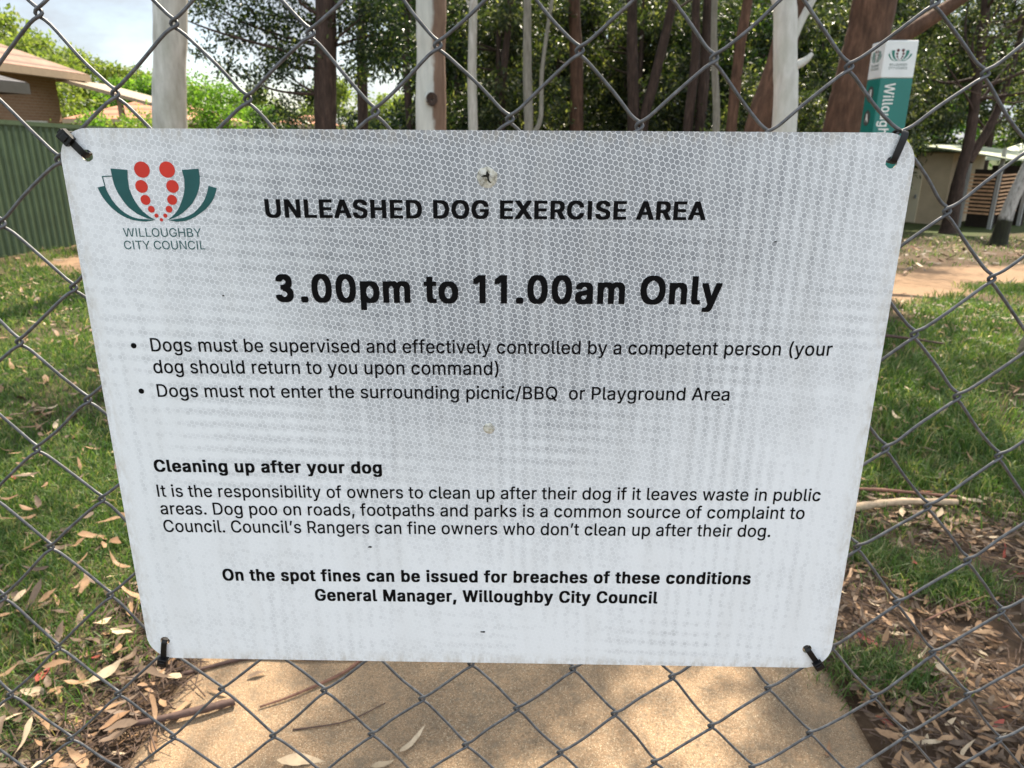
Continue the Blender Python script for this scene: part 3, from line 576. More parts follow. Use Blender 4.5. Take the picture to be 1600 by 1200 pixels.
hx.b.inputs['Roughness'].default_value = 0.32
hx.b.inputs['Specular IOR Level'].default_value = 0.35
alu = plain('panel_edge_aluminium', (0.42, 0.38, 0.32), 0.5, 0.3, 0.4, 90)
ink = plain('black_ink', (0.003, 0.003, 0.0035), 0.65, 0, 0.2, 60, spec=0.08)
teal = plain('dark_teal_ink', (0.010, 0.075, 0.075), 0.4, 0, 0.15, 60, spec=0.3)
redink = plain('red_ink', (0.50, 0.028, 0.016), 0.4, 0, 0.12, 60, spec=0.3)

def rrect(x0, z0, x1, z1, r, n=10):
    out = []
    for cx, cz, a in ((x1 - r, z1 - r, 0), (x0 + r, z1 - r, 90), (x0 + r, z0 + r, 180), (x1 - r, z0 + r, 270)):
        for i in range(n + 1):
            t = R(a + 90 * i / n); out.append((cx + r * math.cos(t), cz + r * math.sin(t)))
    return out

sign = thing('park_sign', 'white reflective dog exercise area sign with rounded corners, tied to the wire fence', 'sign', (0, 0, SIGN_TOP))
holes = [circle(x, z, 0.0041, 20, 0.12) for _, (x, z) in HOLES]
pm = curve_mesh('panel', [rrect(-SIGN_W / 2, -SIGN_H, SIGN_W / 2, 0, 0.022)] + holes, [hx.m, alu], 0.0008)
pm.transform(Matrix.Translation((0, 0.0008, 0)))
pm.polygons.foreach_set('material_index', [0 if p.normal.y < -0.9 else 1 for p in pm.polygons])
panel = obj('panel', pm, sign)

def glyph(ch):
    q = GLYPH[ch].split('|'); adv = int(q[0]) / 1000
    return adv, [[tuple(int(v) / 1000 for v in p.split(',')) for p in l.split()] for l in q[1:] if l]

def area(l): return 0.5 * sum(a[0] * b[1] - b[0] * a[1] for a, b in zip(l, l[1:] + l[:1]))

PEN = {'b': (0.063, 0.031, 0.098), 'r': (0.016, 0.011, 0.022), 't': (0.002, 0.0, -0.01), 'k': (0.028, 0.018, 0.06)}
GCACHE = {}
def glyph_fill(ch, style):
    """triangles of a glyph thickened with a small rectangular pen; overlapping outlines are merged by winding number"""
    if (ch, style) in GCACHE: return GCACHE[ch, style]
    adv, loops = glyph(ch); dx, dy, tr = PEN[style]
    V, T = [], []
    if loops:
        sg = 1 if area(max(loops, key=lambda l: abs(area(l)))) > 0 else -1
        moves = [(a, b) for a in ((-dx, 0, dx) if dx > 0.01 else (0,)) for b in ((-dy, 0, dy) if dy > 0.01 else (0,))]
        vs, fs, info = [], [], []
        for c, (mx_, my_) in enumerate(moves):
            for l in loops:
                so_ = (area(l) > 0) == (sg > 0); l2 = l if area(l) > 0 else l[::-1]
                o = len(vs); vs += [Vector((x + mx_, y + my_)) for x, y in l2]; fs.append(list(range(o, o + len(l2)))); info.append((c, so_))
        r = delaunay_2d_cdt(vs, [], fs, 1, 1e-6)
        V = [(p.x, p.y) for p in r[0]]
        for tri, src in zip(r[2], r[5]):
            w = {}
            for q in src: w[info[q][0]] = w.get(info[q][0], 0) + (1 if info[q][1] else -1)
            if any(k > 0 for k in w.values()): T.append(tuple(tri))
        used = sorted({i for q in T for i in q}); re_ = {i: k for k, i in enumerate(used)}
        V = [V[i] for i in used]; T = [tuple(re_[i] for i in q) for q in T]
    GCACHE[ch, style] = (adv + tr, V, T)
    return GCACHE[ch, style]

def text_polys(text, style, p0, p1, cap):
    """one line of lettering set between two points of the baseline: list of (points, triangles)"""
    dy = PEN[style][1]; pen = 0.0; items = []
    for ch in text:
        adv, V, T = glyph_fill(ch, style)
        if T: items.append(([(x + pen, y) for x, y in V], T))
        pen += adv
    allp = [x for v, _ in items for x, y in v]
    x0 = min(allp); x1 = max(allp)
    s = (p1[0] - p0[0]) / (x1 - x0); k = (p1[1] - p0[1]) / (p1[0] - p0[0]); sy = cap / (1 + 2 * dy)
    return [([(p0[0] + (x - x0) * s, p0[1] + (y + dy) * sy + (x - x0) * s * k) for x, y in v], T) for v, T in items]

def text_mesh(name, glyphs, mats):
    V, F = [], []
    for v, T in glyphs:
        o = len(V); V += [(x, 0.0, y) for x, y in v]; F += [tuple(o + q for q in tri) for tri in T]
    me = bpy.data.meshes.new(name); me.from_pydata(V, [], F)
    for m in mats: me.materials.append(m)
    me.update(); return me

FRONT = Matrix.Translation((0, -0.00022, 0))
emb = None
em_me = curve_mesh('emblem', EMBLEM_LEAVES, [teal]); em_me.transform(FRONT)
emb = obj('emblem', em_me, sign); emb['label'] = 'teal flower emblem with red dots'
dm = curve_mesh('emblem_dots', [circle(x, z, r, 28) for x, z, r in EMBLEM_DOTS], [redink]); dm.transform(FRONT)
obj('emblem_dots', dm, emb)
groups = {}
for t, st, a, b, cap, nm in LINES:
    groups.setdefault(nm, []).extend(text_polys(t, st, a, b, cap))
for nm, polys in groups.items():
    me = text_mesh(nm, polys, [teal if nm == 'emblem_text' else ink]); me.transform(FRONT)
    obj(nm, me, emb if nm == 'emblem_text' else sign)
for x, z in BULLETS:
    me = curve_mesh('bullet', [circle(x, z, 0.0022, 18)], [ink]); me.transform(FRONT); obj('bullet', me, sign)

# old bolt holes stopped with cracked filler
pf = NT('cracked_filler'); pc = pf.coord()
vv = pf.n('TexVoronoi', Scale=120.0); vv.feature = 'DISTANCE_TO_EDGE'; pf.l(pf.vmath('ADD', pc, pf.vmath('MULTIPLY', pf.n('TexNoise', Scale=200.0).outputs['Color'], (0.006, 0.006, 0.006))), vv.inputs['Vector'])
pcol = pf.ramp(pf.noise(pc, 300, 5), [(0.3, (0.28, 0.26, 0.19)), (0.5, (0.52, 0.51, 0.44)), (0.7, (0.62, 0.62, 0.58))])
pcol = pf.mix(pf.ramp(vv.outputs['Distance'], [(0.015, 1.0), (0.05, 0.0)]), pcol, (0.03, 0.026, 0.015))
pf.l(pcol, pf.b.inputs['Base Color']); pf.b.inputs['Roughness'].default_value = 0.9
pf.bump(pf.noise(pc, 400, 4), 0.8, 0.001)
for (x, z), r in zip(PLUGS, (0.0072, 0.0045)):
    n = 26; v = [(x, -0.0012, z)]; f = []
    for k, s in enumerate((0.45, 0.8, 1.0)):
        for i in range(n):
            t = 2 * math.pi * i / n; q = r * s * (1 + 0.16 * (random.random() - .5))
            v.append((x + q * math.cos(t), (-0.0011, -0.0008, -0.00012)[k] - 0.0003 * random.random() * (k < 2), z + q * math.sin(t)))
    for i in range(n):
        j = (i + 1) % n; f.append((0, 1 + j, 1 + i))
        for k in range(2): f.append((1 + k * n + i, 1 + k * n + j, 1 + k * n + n + j, 1 + k * n + n + i))
    MB().add(v, f).build('filler_plug', pf.m, sign, smooth=True)

def flat_patch(name, pts, mat, y):
    n = len(pts); cx = sum(p[0] for p in pts) / n; cz = sum(p[1] for p in pts) / n
    MB().add([(cx, y, cz)] + [(a, y, b) for a, b in pts], [(0, 1 + (i + 1) % n, 1 + i) for i in range(n)]).build(name, mat, sign)
crk = plain('dark_hole', (0.008, 0.007, 0.004), 0.9, 0, 0.3, 300)
px0, pz0 = PLUGS[0]
flat_patch('crack', [(px0 + a * .001, pz0 + b * .001) for a, b in ((-4.2, .4), (-2.0, 1.7), (-.7, 1.6), (-.4, 3.9), (.4, 4.2), (1.2, 2.6), (2.0, 2.0), (1.3, .3), (1.6, -2.0), (2.9, -3.6), (2.2, -3.9), (.6, -2.3), (.3, -.2), (-1.2, 1.0), (-2.6, .8))], crk, -0.00165)
for sx_0, sz_0, sr in ((-0.0035, -0.413, 0.0016), (-0.0975, -0.3305, 0.0012), (-0.196, -0.118, 0.0007), (0.21, -0.075, 0.0008), (0.185, -0.2, 0.0006)):
    flat_patch('dirt_speck', [(sx_0 + sr * (0.6 + random.random() * .8) * math.cos(k) * 1.5, sz_0 + sr * (0.4 + random.random() * .6) * math.sin(k)) for k in (0, .9, 1.8, 2.7, 3.6, 4.5, 5.4)], crk, -0.0003)

# ------------------------------------------------------------------ chain link fence
res = {(i, j): (x, z) for i, j, x, z in MESH_RESID}
RK = np.array(list(res.keys()), float); RV = np.array(list(res.values()))
def node(i, j):
    if (i, j) in res: rx, rz = res[(i, j)]
    else:
        d2 = ((RK - (i, j)) ** 2).sum(1); w = 1 / (d2 + 0.5) ** 2
        fade = 1 / (1 + d2.min() / 60)
        q = (RV * w[:, None]).sum(0) / w.sum() * fade
        rng = random.Random(i * 1009 + j * 31)
        rx, rz = q[0] + rng.uniform(-.0013, .0013), q[1] + rng.uniform(-.0013, .0013)
    return np.array([MESH_O[0] + MESH_I[0] * i + MESH_J[0] * j + rx, MESH_O[1] + MESH_I[1] * i + MESH_J[1] * j + rz])

YF, WR, WD, WE = 0.0082, 0.00128, 0.0021, 0.0024
PIN = {}
Vs, Fs, off = [], [], 0
for k in range(-25, 36):
    ctrl = []
    rows = list(range(-6, 32))
    pts = [node(k if (k + j) % 2 == 0 else k + 1, j) for j in rows]
    for n_i, j in enumerate(rows):
        p = pts[n_i]; left = (k + j) % 2 == 0
        sgn = -1 if left else 1
        rng = random.Random(k * 77 + j); sag = rng.uniform(-0.0012, 0.0012)
        if n_i > 0:
            u = pts[n_i - 1] - p; ln = np.linalg.norm(u); u = u / ln
            y = YF + (-WD if left else WD)
            q = p + u * ln * 0.45; nn = np.array([-u[1], u[0]])
            ctrl.append((q[0] + nn[0] * sag, y, q[1] + nn[1] * sag))
            q = p + u * 0.0092; ctrl.append((q[0] + sgn * 0.0005, y, q[1]))
        ctrl.append((p[0] + sgn * WE, YF, p[1]))
        if n_i < len(rows) - 1:
            u = pts[n_i + 1] - p; u = u / np.linalg.norm(u)
            y = YF + (WD if left else -WD)
            q = p + u * 0.0092; ctrl.append((q[0] + sgn * 0.0005, y, q[1]))
    C = np.array(ctrl); C = C[(C[:, 2] > 0.02)]
    P = catmull(C, 4)
    v, f = tube_np(P, WR, 7)
    Vs.append(v); Fs.append(f + off); off += len(v)
wire = NT('galvanised_wire'); wc = wire.coord()
wn1 = wire.noise(wc, 160, 6, 0.65)
wire.l(wire.ramp(wn1, [(0.3, (0.042, 0.043, 0.046)), (0.55, (0.085, 0.088, 0.094)), (0.8, (0.17, 0.173, 0.18))]), wire.b.inputs['Base Color'])
wl = wire.b.inputs['Base Color'].links[0].from_socket
wr_ = wire.noise(wc, 38, 5, 0.7)
wire.l(wire.mix(wire.ramp(wr_, [(0.60, 0.0), (0.72, 0.55)]), wl, (0.075, 0.05, 0.036)), wire.b.inputs['Base Color'])
wire.b.inputs['Metallic'].default_value = 0.35; wire.b.inputs['Roughness'].default_value = 0.48
wire.bump(wn1, 0.15, 0.001)
fence = thing('chain_link_fence', 'grey chain link fence that the white dog sign hangs on', 'fence', (0, 0, 0))
obj('wire_mesh', mesh_np('wire_mesh', np.concatenate(Vs), [np.concatenate(Fs)], [wire.m], smooth=True), fence)
galv = plain('galvanised_pipe', (0.30, 0.31, 0.32), 0.45, 0.6, 0.2, 30)
fx0, fx1 = -1.33, 1.37
for x in (fx0, fx1):
    MB().tube([(x, 0.04, -0.1), (x, 0.04, 1.86)], 0.024, 16).build('post', galv, fence, smooth=False)
MB().tube([(fx0 + .02, 0.04, 1.83), (fx1 - .02, 0.04, 1.83)], 0.017, 14).build('top_rail', galv, fence)

# cable ties
tie_m = plain('black_nylon', (0.004, 0.004, 0.0045), 0.4, 0, 0.3, 200, spec=0.3)
def band(path, width, thick, side):
    P = np.array(path, float); m = len(P)
    T = np.roll(P, -1, 0) - np.roll(P, 1, 0); T /= np.linalg.norm(T, axis=1)[:, None]
    side = np.array(side, float); side /= np.linalg.norm(side)
    N = np.cross(T, side); N /= np.linalg.norm(N, axis=1)[:, None]
    v = []
    for i in range(m):
        for a, b in ((-1, -1), (1, -1), (1, 1), (-1, 1)):
            v.append(P[i] + side * a * width / 2 + N[i] * b * thick / 2)
    f = []
    for i in range(m):
        j = (i + 1) % m
        for q in range(4): f.append((i * 4 + q, i * 4 + (q + 1) % 4, j * 4 + (q + 1) % 4, j * 4 + q))
    return v, f
TIE_TXT = {'tl': 'black cable tie nearest the emblem, its head standing above the sign corner',
           'tr': 'black cable tie below the green totem, its head out of sight',
           'bl': 'upright black cable tie at the lower corner of the sign beside the grass',
           'br': 'slanting black cable tie at the lower corner nearest the leaf litter'}
for key, ((hx_, hz_), (ex, ez)) in TIES.items():
    t = thing('cable_tie', TIE_TXT[key], 'cable tie', (hx_, 0, hz_ + SIGN_TOP), 'cable ties holding the sign')
    d = np.array([ex - hx_, ez - hz_]); ln = np.linalg.norm(d); u = d / ln
    reach = ln + (0.001 if key != 'tr' else -0.001)
    prof = [(0.0, 0.0025), (0.0004, -0.0010), (0.0030, -0.0022), (reach * 0.55, -0.0024), (reach - 0.002, -0.0020), (reach + 0.0012, 0.0005), (reach + 0.0016, 0.006), (reach + 0.0008, 0.0122), (reach - 0.003, 0.0135), (reach * 0.4, 0.012), (0.0015, 0.0075)]
    prof = catmull(np.array(prof + [prof[0]]), 5)[:-1]
    path = [(u[0] * s, y, u[1] * s) for s, y in prof]
    v, f = band(path, 0.0048, 0.0013, (-u[1], 0, u[0]))
    MB().add(v, f).build('strap', tie_m, t, smooth=False, bevel=0.0003)
    if key != 'tr':
        ang = math.atan2(u[1], u[0])
        hm = Matrix.Translation((u[0] * (ln - 0.0005), -0.0036, u[1] * (ln - 0.0005))) @ Matrix.Rotation(-ang, 4, 'Y')
        w = 0.0048 if key == 'tl' else 0.0036
        h = MB().box((-w, -0.0024, -0.0040), (w, 0.0022, 0.0040), hm)
        h.box((-w * .45, -0.0034, -0.0026), (w * .45, -0.0024, 0.0026), hm)
        hd_ = h.build('head', tie_m, t, bevel=0.0008)
        MB().box((w, -0.0008, -0.0020), (w + 0.0014, 0.0006, 0.0020), hm).build('cut_tail', tie_m, hd_)

# ------------------------------------------------------------------ foliage and trees
def leaf_cloud(clusters, llen, lwid, rng, droop=0.3, flat=0.75):
    """many small folded leaves in clumps; clusters: (x, y, z, radius, count)"""
    cs = np.array([c[:4] for c in clusters], float); cnt = np.array([int(c[4]) for c in clusters])
    idx = np.repeat(np.arange(len(cs)), cnt); n = len(idx)
    d = rng.normal(size=(n, 3)); d /= np.linalg.norm(d, axis=1)[:, None]
    rad = cs[idx, 3] * np.clip(rng.random(n) ** 0.45, 0, 1) * (1 + 0.25 * rng.normal(size=n).clip(-1, 1.6))
    P = cs[idx, :3] + d * rad[:, None] * np.array([1, 1, flat])
    u = rng.normal(size=(n, 3)); u[:, 2] -= droop; u += d * 0.5; u /= np.linalg.norm(u, axis=1)[:, None]
    w = rng.normal(size=(n, 3)); w = np.cross(u, w); w /= np.linalg.norm(w, axis=1)[:, None] + 1e-9
    nn = np.cross(u, w)
    sc = llen * (0.6 + 0.8 * rng.random(n))[:, None]; sw = (lwid * (0.6 + 0.8 * rng.random(n)))[:, None]
    a = P; b = P + u * sc * 0.5 + w * sw * 0.5 + nn * sw * 0.18; c = P + u * sc; e = P + u * sc * 0.5 - w * sw * 0.5 + nn * sw * 0.18
    V = np.stack([a, b, c, e], 1).reshape(-1, 3)
    F = (np.arange(n) * 4)[:, None] + np.arange(4)[None, :]
    return V, F

def trunk_mesh(name, path, radii, mat, limbs=(), flare=0.0, seed=0, sides=16, sub=8, lump=0.05):
    """tapered trunk along path plus limbs [(points, r0, r1)]; local coordinates"""
    rng = np.random.default_rng(seed)
    P = catmull(path, sub); s = np.linspace(0, 1, len(P))
    r = np.interp(s, np.linspace(0, 1, len(radii)), radii)
    if flare: r = r * (1 + flare * np.exp(-(P[:, 2] - P[0, 2]) / 0.22))
    t = np.arange(sides)
    lm = 1 + lump * (rng.normal(size=(len(P), 1)) * 0.4 + np.cumsum(rng.normal(size=(len(P), sides)), 0) * 0.12).clip(-1.5, 1.5)
    if flare: lm = lm * (1 + 0.35 * flare * np.exp(-(P[:, 2] - P[0, 2]) / 0.3)[:, None] * np.sin(t * 2 * np.pi / sides * 4 + 1)[None, :])
    V, F = tube_np(P, r, sides, lm); Vs, Fs = [V], [F]; o = len(V)
    for pts, r0, r1 in limbs:
        Q = catmull(pts, 5); v, f = tube_np(Q, np.linspace(r0, r1, len(Q)), 8); Vs.append(v); Fs.append(f + o); o += len(v)
    return mesh_np(name, np.concatenate(Vs), [np.concatenate(Fs)], [mat], smooth=True)

def make_limbs(base_pts, clusters, rng, r0, count, high=False):
    """branches that run from the upper trunk out to foliage clumps"""
    P = catmull(base_pts, 8); out = []
    pick = rng.permutation(len(clusters))[:count]
    for i in pick:
        c = np.array(clusters[i][:3]);
        cand = P[P[:, 2] < c[2] - 0.15 * np.linalg.norm(c[:2] - P[-1, :2])]
        a = cand[-1 - rng.integers(0, max(1, len(cand) // 4))] if len(cand) else P[len(P) // 2]
        if P[-1, 2] > 7 and c[2] > 3.2 and high:
            hi = P[(P[:, 2] > 3.5) & (P[:, 2] < max(4.6, c[2] + 0.3))]; a = hi[rng.integers(0, len(hi))]
        m = (a + c) / 2 + rng.normal(size=3) * 0.12 * np.linalg.norm(c - a) + [0, 0, (0.05 if high else -0.08) * np.linalg.norm(c - a)]
        out.append(([a, m, c], r0, r0 * 0.22))
    return out

ever = leaf_mat('evergreen_leaf', [(0.0, (0.008, 0.017, 0.006)), (0.5, (0.017, 0.033, 0.010)), (0.82, (0.036, 0.058, 0.017)), (0.93, (0.10, 0.125, 0.04)), (1.0, (0.26, 0.27, 0.09))], 0.35, 0.35, 1.6)  # brightest stops put sun dapples into the colour of some leaves
olive = leaf_mat('olive_gum_leaf', [(0.0, (0.015, 0.023, 0.008)), (0.5, (0.030, 0.043, 0.014)), (0.82, (0.060, 0.075, 0.028)), (0.93, (0.15, 0.15, 0.06)), (1.0, (0.30, 0.29, 0.11))], 0.36, 0.35, 1.6)  # bright tail paints sunlit leaf spots into the colour
lime = leaf_mat('bright_shrub_leaf', [(0.0, (0.05, 0.10, 0.015)), (0.5, (0.10, 0.19, 0.025)), (1.0, (0.19, 0.27, 0.05))], 0.5, 0.45, 1.7)
yellowg = leaf_mat('yellow_green_leaf', [(0.0, (0.09, 0.12, 0.025)), (0.5, (0.16, 0.20, 0.045)), (1.0, (0.26, 0.27, 0.08))], 0.45, 0.5, 1.5)

bark_pale = bark_mat('pale_gum_bark', [(0.25, (0.30, 0.28, 0.25)), (0.5, (0.46, 0.44, 0.40)), (0.75, (0.60, 0.585, 0.54))], (5, 5, 1.0), 0.15, (0.56, 0.66, (0.24, 0.20, 0.165)))
bark_white = bark_mat('white_gum_bark', [(0.25, (0.42, 0.40, 0.37)), (0.5, (0.58, 0.56, 0.52)), (0.75, (0.68, 0.665, 0.63))], (5, 5, 1.0), 0.12, (0.64, 0.74, (0.30, 0.25, 0.2)))
bark_dark = bark_mat('dark_brown_bark', [(0.25, (0.022, 0.015, 0.012)), (0.55, (0.065, 0.042, 0.033)), (0.8, (0.13, 0.085, 0.065))], (9, 9, 1.3), 0.9)
bark_red = bark_mat('red_brown_bark', [(0.25, (0.042, 0.023, 0.016)), (0.55, (0.125, 0.068, 0.044)), (0.8, (0.20, 0.115, 0.078))], (6, 6, 1.2), 0.6)
bark_grey = bark_mat('grey_bark', [(0.25, (0.13, 0.12, 0.10)), (0.55, (0.24, 0.225, 0.19)), (0.8, (0.34, 0.32, 0.28))], (8, 8, 1.2), 0.4)
# pale gum with its bark peeled to brown along one side
pb = NT('half_peeled_bark'); c = pb.coord(); v = pb.mapping(c, (5, 5, 0.9)); n = pb.noise(v, 3, 7, 0.6)
s3 = pb.n('SeparateXYZ'); pb.l(c, s3.inputs[0])
side = pb.math('ADD', s3.outputs[0], pb.math('MULTIPLY', pb.math('SUBTRACT', pb.noise(pb.mapping(c, (2, 2, 1.2)), 2.2, 5), 0.5), 0.16))
palec = pb.ramp(n, [(0.3, (0.40, 0.40, 0.37)), (0.7, (0.56, 0.555, 0.51))]); brn = pb.ramp(n, [(0.3, (0.11, 0.065, 0.043)), (0.7, (0.22, 0.14, 0.095))])
pb.l(pb.mix(pb.ramp(side, [(0.055, 0.0), (0.085, 1.0)]), palec, brn), pb.b.inputs['Base Color']); pb.b.inputs['Roughness'].default_value = 0.8
pb.bump(n, 0.3, 0.02)
# bark that turns mossy near the ground
def mossy(name, pale, hgt):
    a = NT(name); c = a.coord(); n = a.noise(a.mapping(c, (7, 7, 1.6)), 3, 7, 0.65); s = a.n('SeparateXYZ'); a.l(c, s.inputs[0])
    up = a.ramp(n, pale); lo = a.ramp(n, [(0.3, (0.008, 0.008, 0.004)), (0.55, (0.018, 0.019, 0.007)), (0.75, (0.034, 0.042, 0.012))])
    h = a.math('ADD', s.outputs[2], a.math('MULTIPLY', a.math('SUBTRACT', a.noise(c, 5, 5), 0.5), hgt * 0.8))
    a.l(a.mix(a.ramp(a.math('DIVIDE', h, hgt), [(0.8, 0.0), (1.0, 1.0)]), lo, up), a.b.inputs['Base Color'])
    a.b.inputs['Roughness'].default_value = 0.9; a.bump(n, 0.7, 0.03); return a.m
moss_pale = mossy('mossy_foot_bark', [(0.3, (0.10, 0.09, 0.08)), (0.45, (0.30, 0.29, 0.27)), (0.7, (0.46, 0.45, 0.42))], 0.75)
moss_dark = mossy('mossy_dark_bark', [(0.3, (0.05, 0.035, 0.025)), (0.7, (0.12, 0.085, 0.06))], 1.6)

def tree(name, label, base, path, radii, bark, clusters, leaf, llen, lwid, seed, limbs=6, limb_r=0.05, extra_limbs=(), flare=0.0, group=None, cat='tree', sides=16, lump=0.05, flat=0.75):
    bz = float(gz(base[0], base[1]))
    t = thing(name, label, cat, (base[0], base[1], bz), group)
    rng = np.random.default_rng(seed)
    path = np.array(path, float) - [0, 0, bz] if False else np.array(path, float)
    lb = list(make_limbs(path, clusters, rng, limb_r, limbs, base[1] < 11.5)) + list(extra_limbs)
    obj('trunk', trunk_mesh('trunk', path, radii, bark, lb, flare, seed, sides, lump=lump), t)
    V, F = leaf_cloud(clusters, llen, lwid, rng, flat=flat)
    obj('crown', mesh_np('crown', V, [F], [leaf]), t)
    return t

def path_to(base, pts, sink=0.15):
    """world points (x, y, z) of a trunk turned into local ones, started a little below ground"""
    bz = float(gz(base[0], base[1]))
    out = [(0, 0, -sink)]
    for x, y, z in pts: out.append((x - base[0], y - base[1], z - bz))
    return out

def loc(base, cl):
    bz = float(gz(base[0], base[1])); return [(x - base[0], y - base[1], z - bz, r, n) for x, y, z, r, n in cl]

def canopy(cx, cy, z0, z1, rad, ncl, cr, per, rng):
    out = []
    for _ in range(ncl):
        a = rng.random() * 6.283; q = rad * math.sqrt(rng.random()); z = z0 + (z1 - z0) * rng.random() ** 0.8
        sh = 1 - 0.45 * abs((z - z0) / (z1 - z0) - 0.45)
        out.append((cx + q * sh * math.cos(a), cy + q * sh * math.sin(a), z, cr * (0.7 + 0.6 * rng.random()), int(per * (0.6 + 0.8 * rng.random()))))
    return out

rg = np.random.default_rng(5)
# --- near gums whose crowns hang over the lawn
b = (-3.93, 8.0)
tree('gum_tree', 'smooth pale grey gum trunk standing alone against the sky, right of the house', b, path_to(b, [(-3.86, 8, 1.48), (-3.68, 8, 2.78), (-3.45, 8.1, 5.2), (-3.3, 8.2, 8.2)]), [0.21, 0.175, 0.16, 0.14, 0.09], bark_pale,
     loc(b, canopy(-2.3, 5.9, 4.0, 6.8, 2.3, 25, 0.42, 330, rg)), olive, 0.13, 0.035, 21, 8, 0.05, flare=0.15, sides=20)
b = (-1.0, 8.0)
KNOT = [([(0.02, -0.10, 2.02), (0.045, -0.19, 2.0), (0.05, -0.225, 2.0)], 0.085, 0.055)]
tree('gum_tree', 'gum with pale bark peeled brown along its right side and a knot hole', b, path_to(b, [(-1.0, 8, 1.3), (-0.975, 8, 2.2), (-0.95, 8, 2.9), (-0.9, 8.2, 5.5), (-0.6, 8.4, 9)]), [0.24, 0.165, 0.152, 0.155, 0.13, 0.08], pb.m,
     loc(b, canopy(0.3, 5.7, 3.9, 6.9, 2.5, 24, 0.42, 340, rg)), olive, 0.13, 0.035, 22, 9, 0.055, KNOT, flare=0.5, sides=20)
b = (2.86, 8.0)
tree('gum_tree', 'smooth white gum trunk beside the red-brown leaning tree, with a stub on its right side', b, path_to(b, [(2.84, 8, 1.52), (2.76, 8, 2.3), (2.70, 8, 2.75), (2.62, 8.1, 3.2), (2.3, 8.3, 5.6), (2.2, 8.5, 8.8)]), [0.16, 0.128, 0.122, 0.118, 0.12, 0.1, 0.06], bark_white,
     loc(b, canopy(2.7, 6.0, 4.0, 7.0, 2.2, 18, 0.42, 330, rg)), olive, 0.13, 0.035, 23, 8, 0.045, [([(-0.07, -0.02, 2.42), (0.08, -0.05, 2.48), (0.16, -0.06, 2.56)], 0.06, 0.02), ([(-0.1, 0, 2.5), (0.05, 0.05, 2.9), (0.35, 0.1, 3.5)], 0.05, 0.03)], sides=20)
b = (4.5, 10.6)
tree('gum_tree', 'thick red-brown trunk behind the green totem, with a heavy limb reaching right', b, path_to(b, [(4.55, 10.6, 1.5), (4.62, 10.6, 2.3), (4.7, 10.6, 3.2), (4.75, 10.7, 5.5), (4.6, 10.9, 9.2)]), [0.38, 0.31, 0.29, 0.27, 0.22, 0.12], bark_red,
     loc(b, canopy(4.8, 10.6, 6.0, 11.0, 3.2, 32, 0.5, 280, rg)), olive, 0.13, 0.035, 24, 10, 0.07, [([(0.22, 0, 2.95), (0.6, -0.1, 3.25), (1.15, -0.15, 3.62), (2.0, -0.2, 4.3)], 0.13, 0.07)], flare=0.2, sides=22)
b = (3.55, 11.0)
tree('gum_tree', 'red-brown trunk leaning right beside the smooth white gum', b, path_to(b, [(3.45, 11, 1.4), (3.62, 11, 2.3), (3.75, 11, 3.2), (4.1, 11.2, 6)]), [0.24, 0.2, 0.19, 0.17, 0.1], bark_red,
     loc(b, canopy(4.1, 11.2, 5.2, 8.5, 2.0, 18, 0.45, 260, rg)), olive, 0.12, 0.033, 25, 5, 0.05, flare=0.3)
b = (4.10, 4.65)
tree('gum_tree', 'dark mossy tree foot with spreading roots at the right edge, in the grass', b, path_to(b, [(4.14, 4.65, 0.5), (4.2, 4.7, 1.2), (4.2, 4.8, 3.5), (4.0, 5.0, 7.5)]), [0.40, 0.29, 0.27, 0.24, 0.12], moss_dark,
     loc(b, canopy(4.0, 5.6, 4.2, 7.2, 2.1, 18, 0.42, 330, rg)), olive, 0.12, 0.033, 26, 8, 0.06, flare=0.5, sides=22)
kd = [o for o in COL.objects if o.name.startswith('gum_tree') and 'knot' in str(o.get('label'))][0]
kv, kf = [], []
for i in range(4):
    for j in range(14):
        q = 2 * math.pi * j / 14; rr_ = (0.062, 0.05, 0.035, 0.01)[i]
        kv.append((0.05 + rr_ * math.cos(q) * 1.0, -0.222 - (0.0, 0.008, -0.004, -0.012)[i], 2.0 + rr_ * math.sin(q) * 1.15))
for i in range(3):
    for j in range(14): kf.append((i * 14 + j, i * 14 + (j + 1) % 14, i * 14 + 14 + (j + 1) % 14, i * 14 + 14 + j))
MB().add(kv, kf).build('knot', bark_dark, kd, smooth=True)
# --- the dark evergreen with gaps of sky
b = (-3.5, 13.0)
cl = []
for px, pz, r, n in [(-5.2, 3.45, .38, 170), (-4.85, 3.0, .40, 210), (-4.55, 3.4, .42, 240), (-4.3, 2.75, .36, 200), (-4.1, 3.2, .40, 230), (-4.95, 2.5, .25, 80), (-4.45, 2.35, .30, 110), (-4.05, 2.45, .32, 140),
                     (-4.7, 2.15, .22, 60), (-4.35, 1.95, .26, 90), (-3.75, 2.7, .35, 190), (-3.8, 2.1, .30, 150), (-3.95, 1.75, .20, 70), (-5.5, 3.75, .35, 150), (-3.65, 3.3, .38, 190), (-3.0, 3.3, .38, 220), (-2.75, 2.8, .36, 210),
                     (-2.5, 3.4, .42, 260), (-2.95, 2.45, .28, 120), (-2.4, 2.7, .38, 230), (-2.15, 3.1, .40, 240), (-2.6, 3.8, .4, 200), (-4.0, 3.8, .45, 240), (-4.9, 3.9, .45, 220), (-3.3, 4.1, .5, 260), (-5.75, 3.3, .22, 60), (-5.35, 2.75, .2, 50)]:
    cl.append((px, 12.7 + 0.9 * rg.random(), pz, r * 1.08, n * 2.6))
cl += canopy(-3.4, 13.2, 4.3, 7.5, 2.2, 26, 0.6, 200, rg)
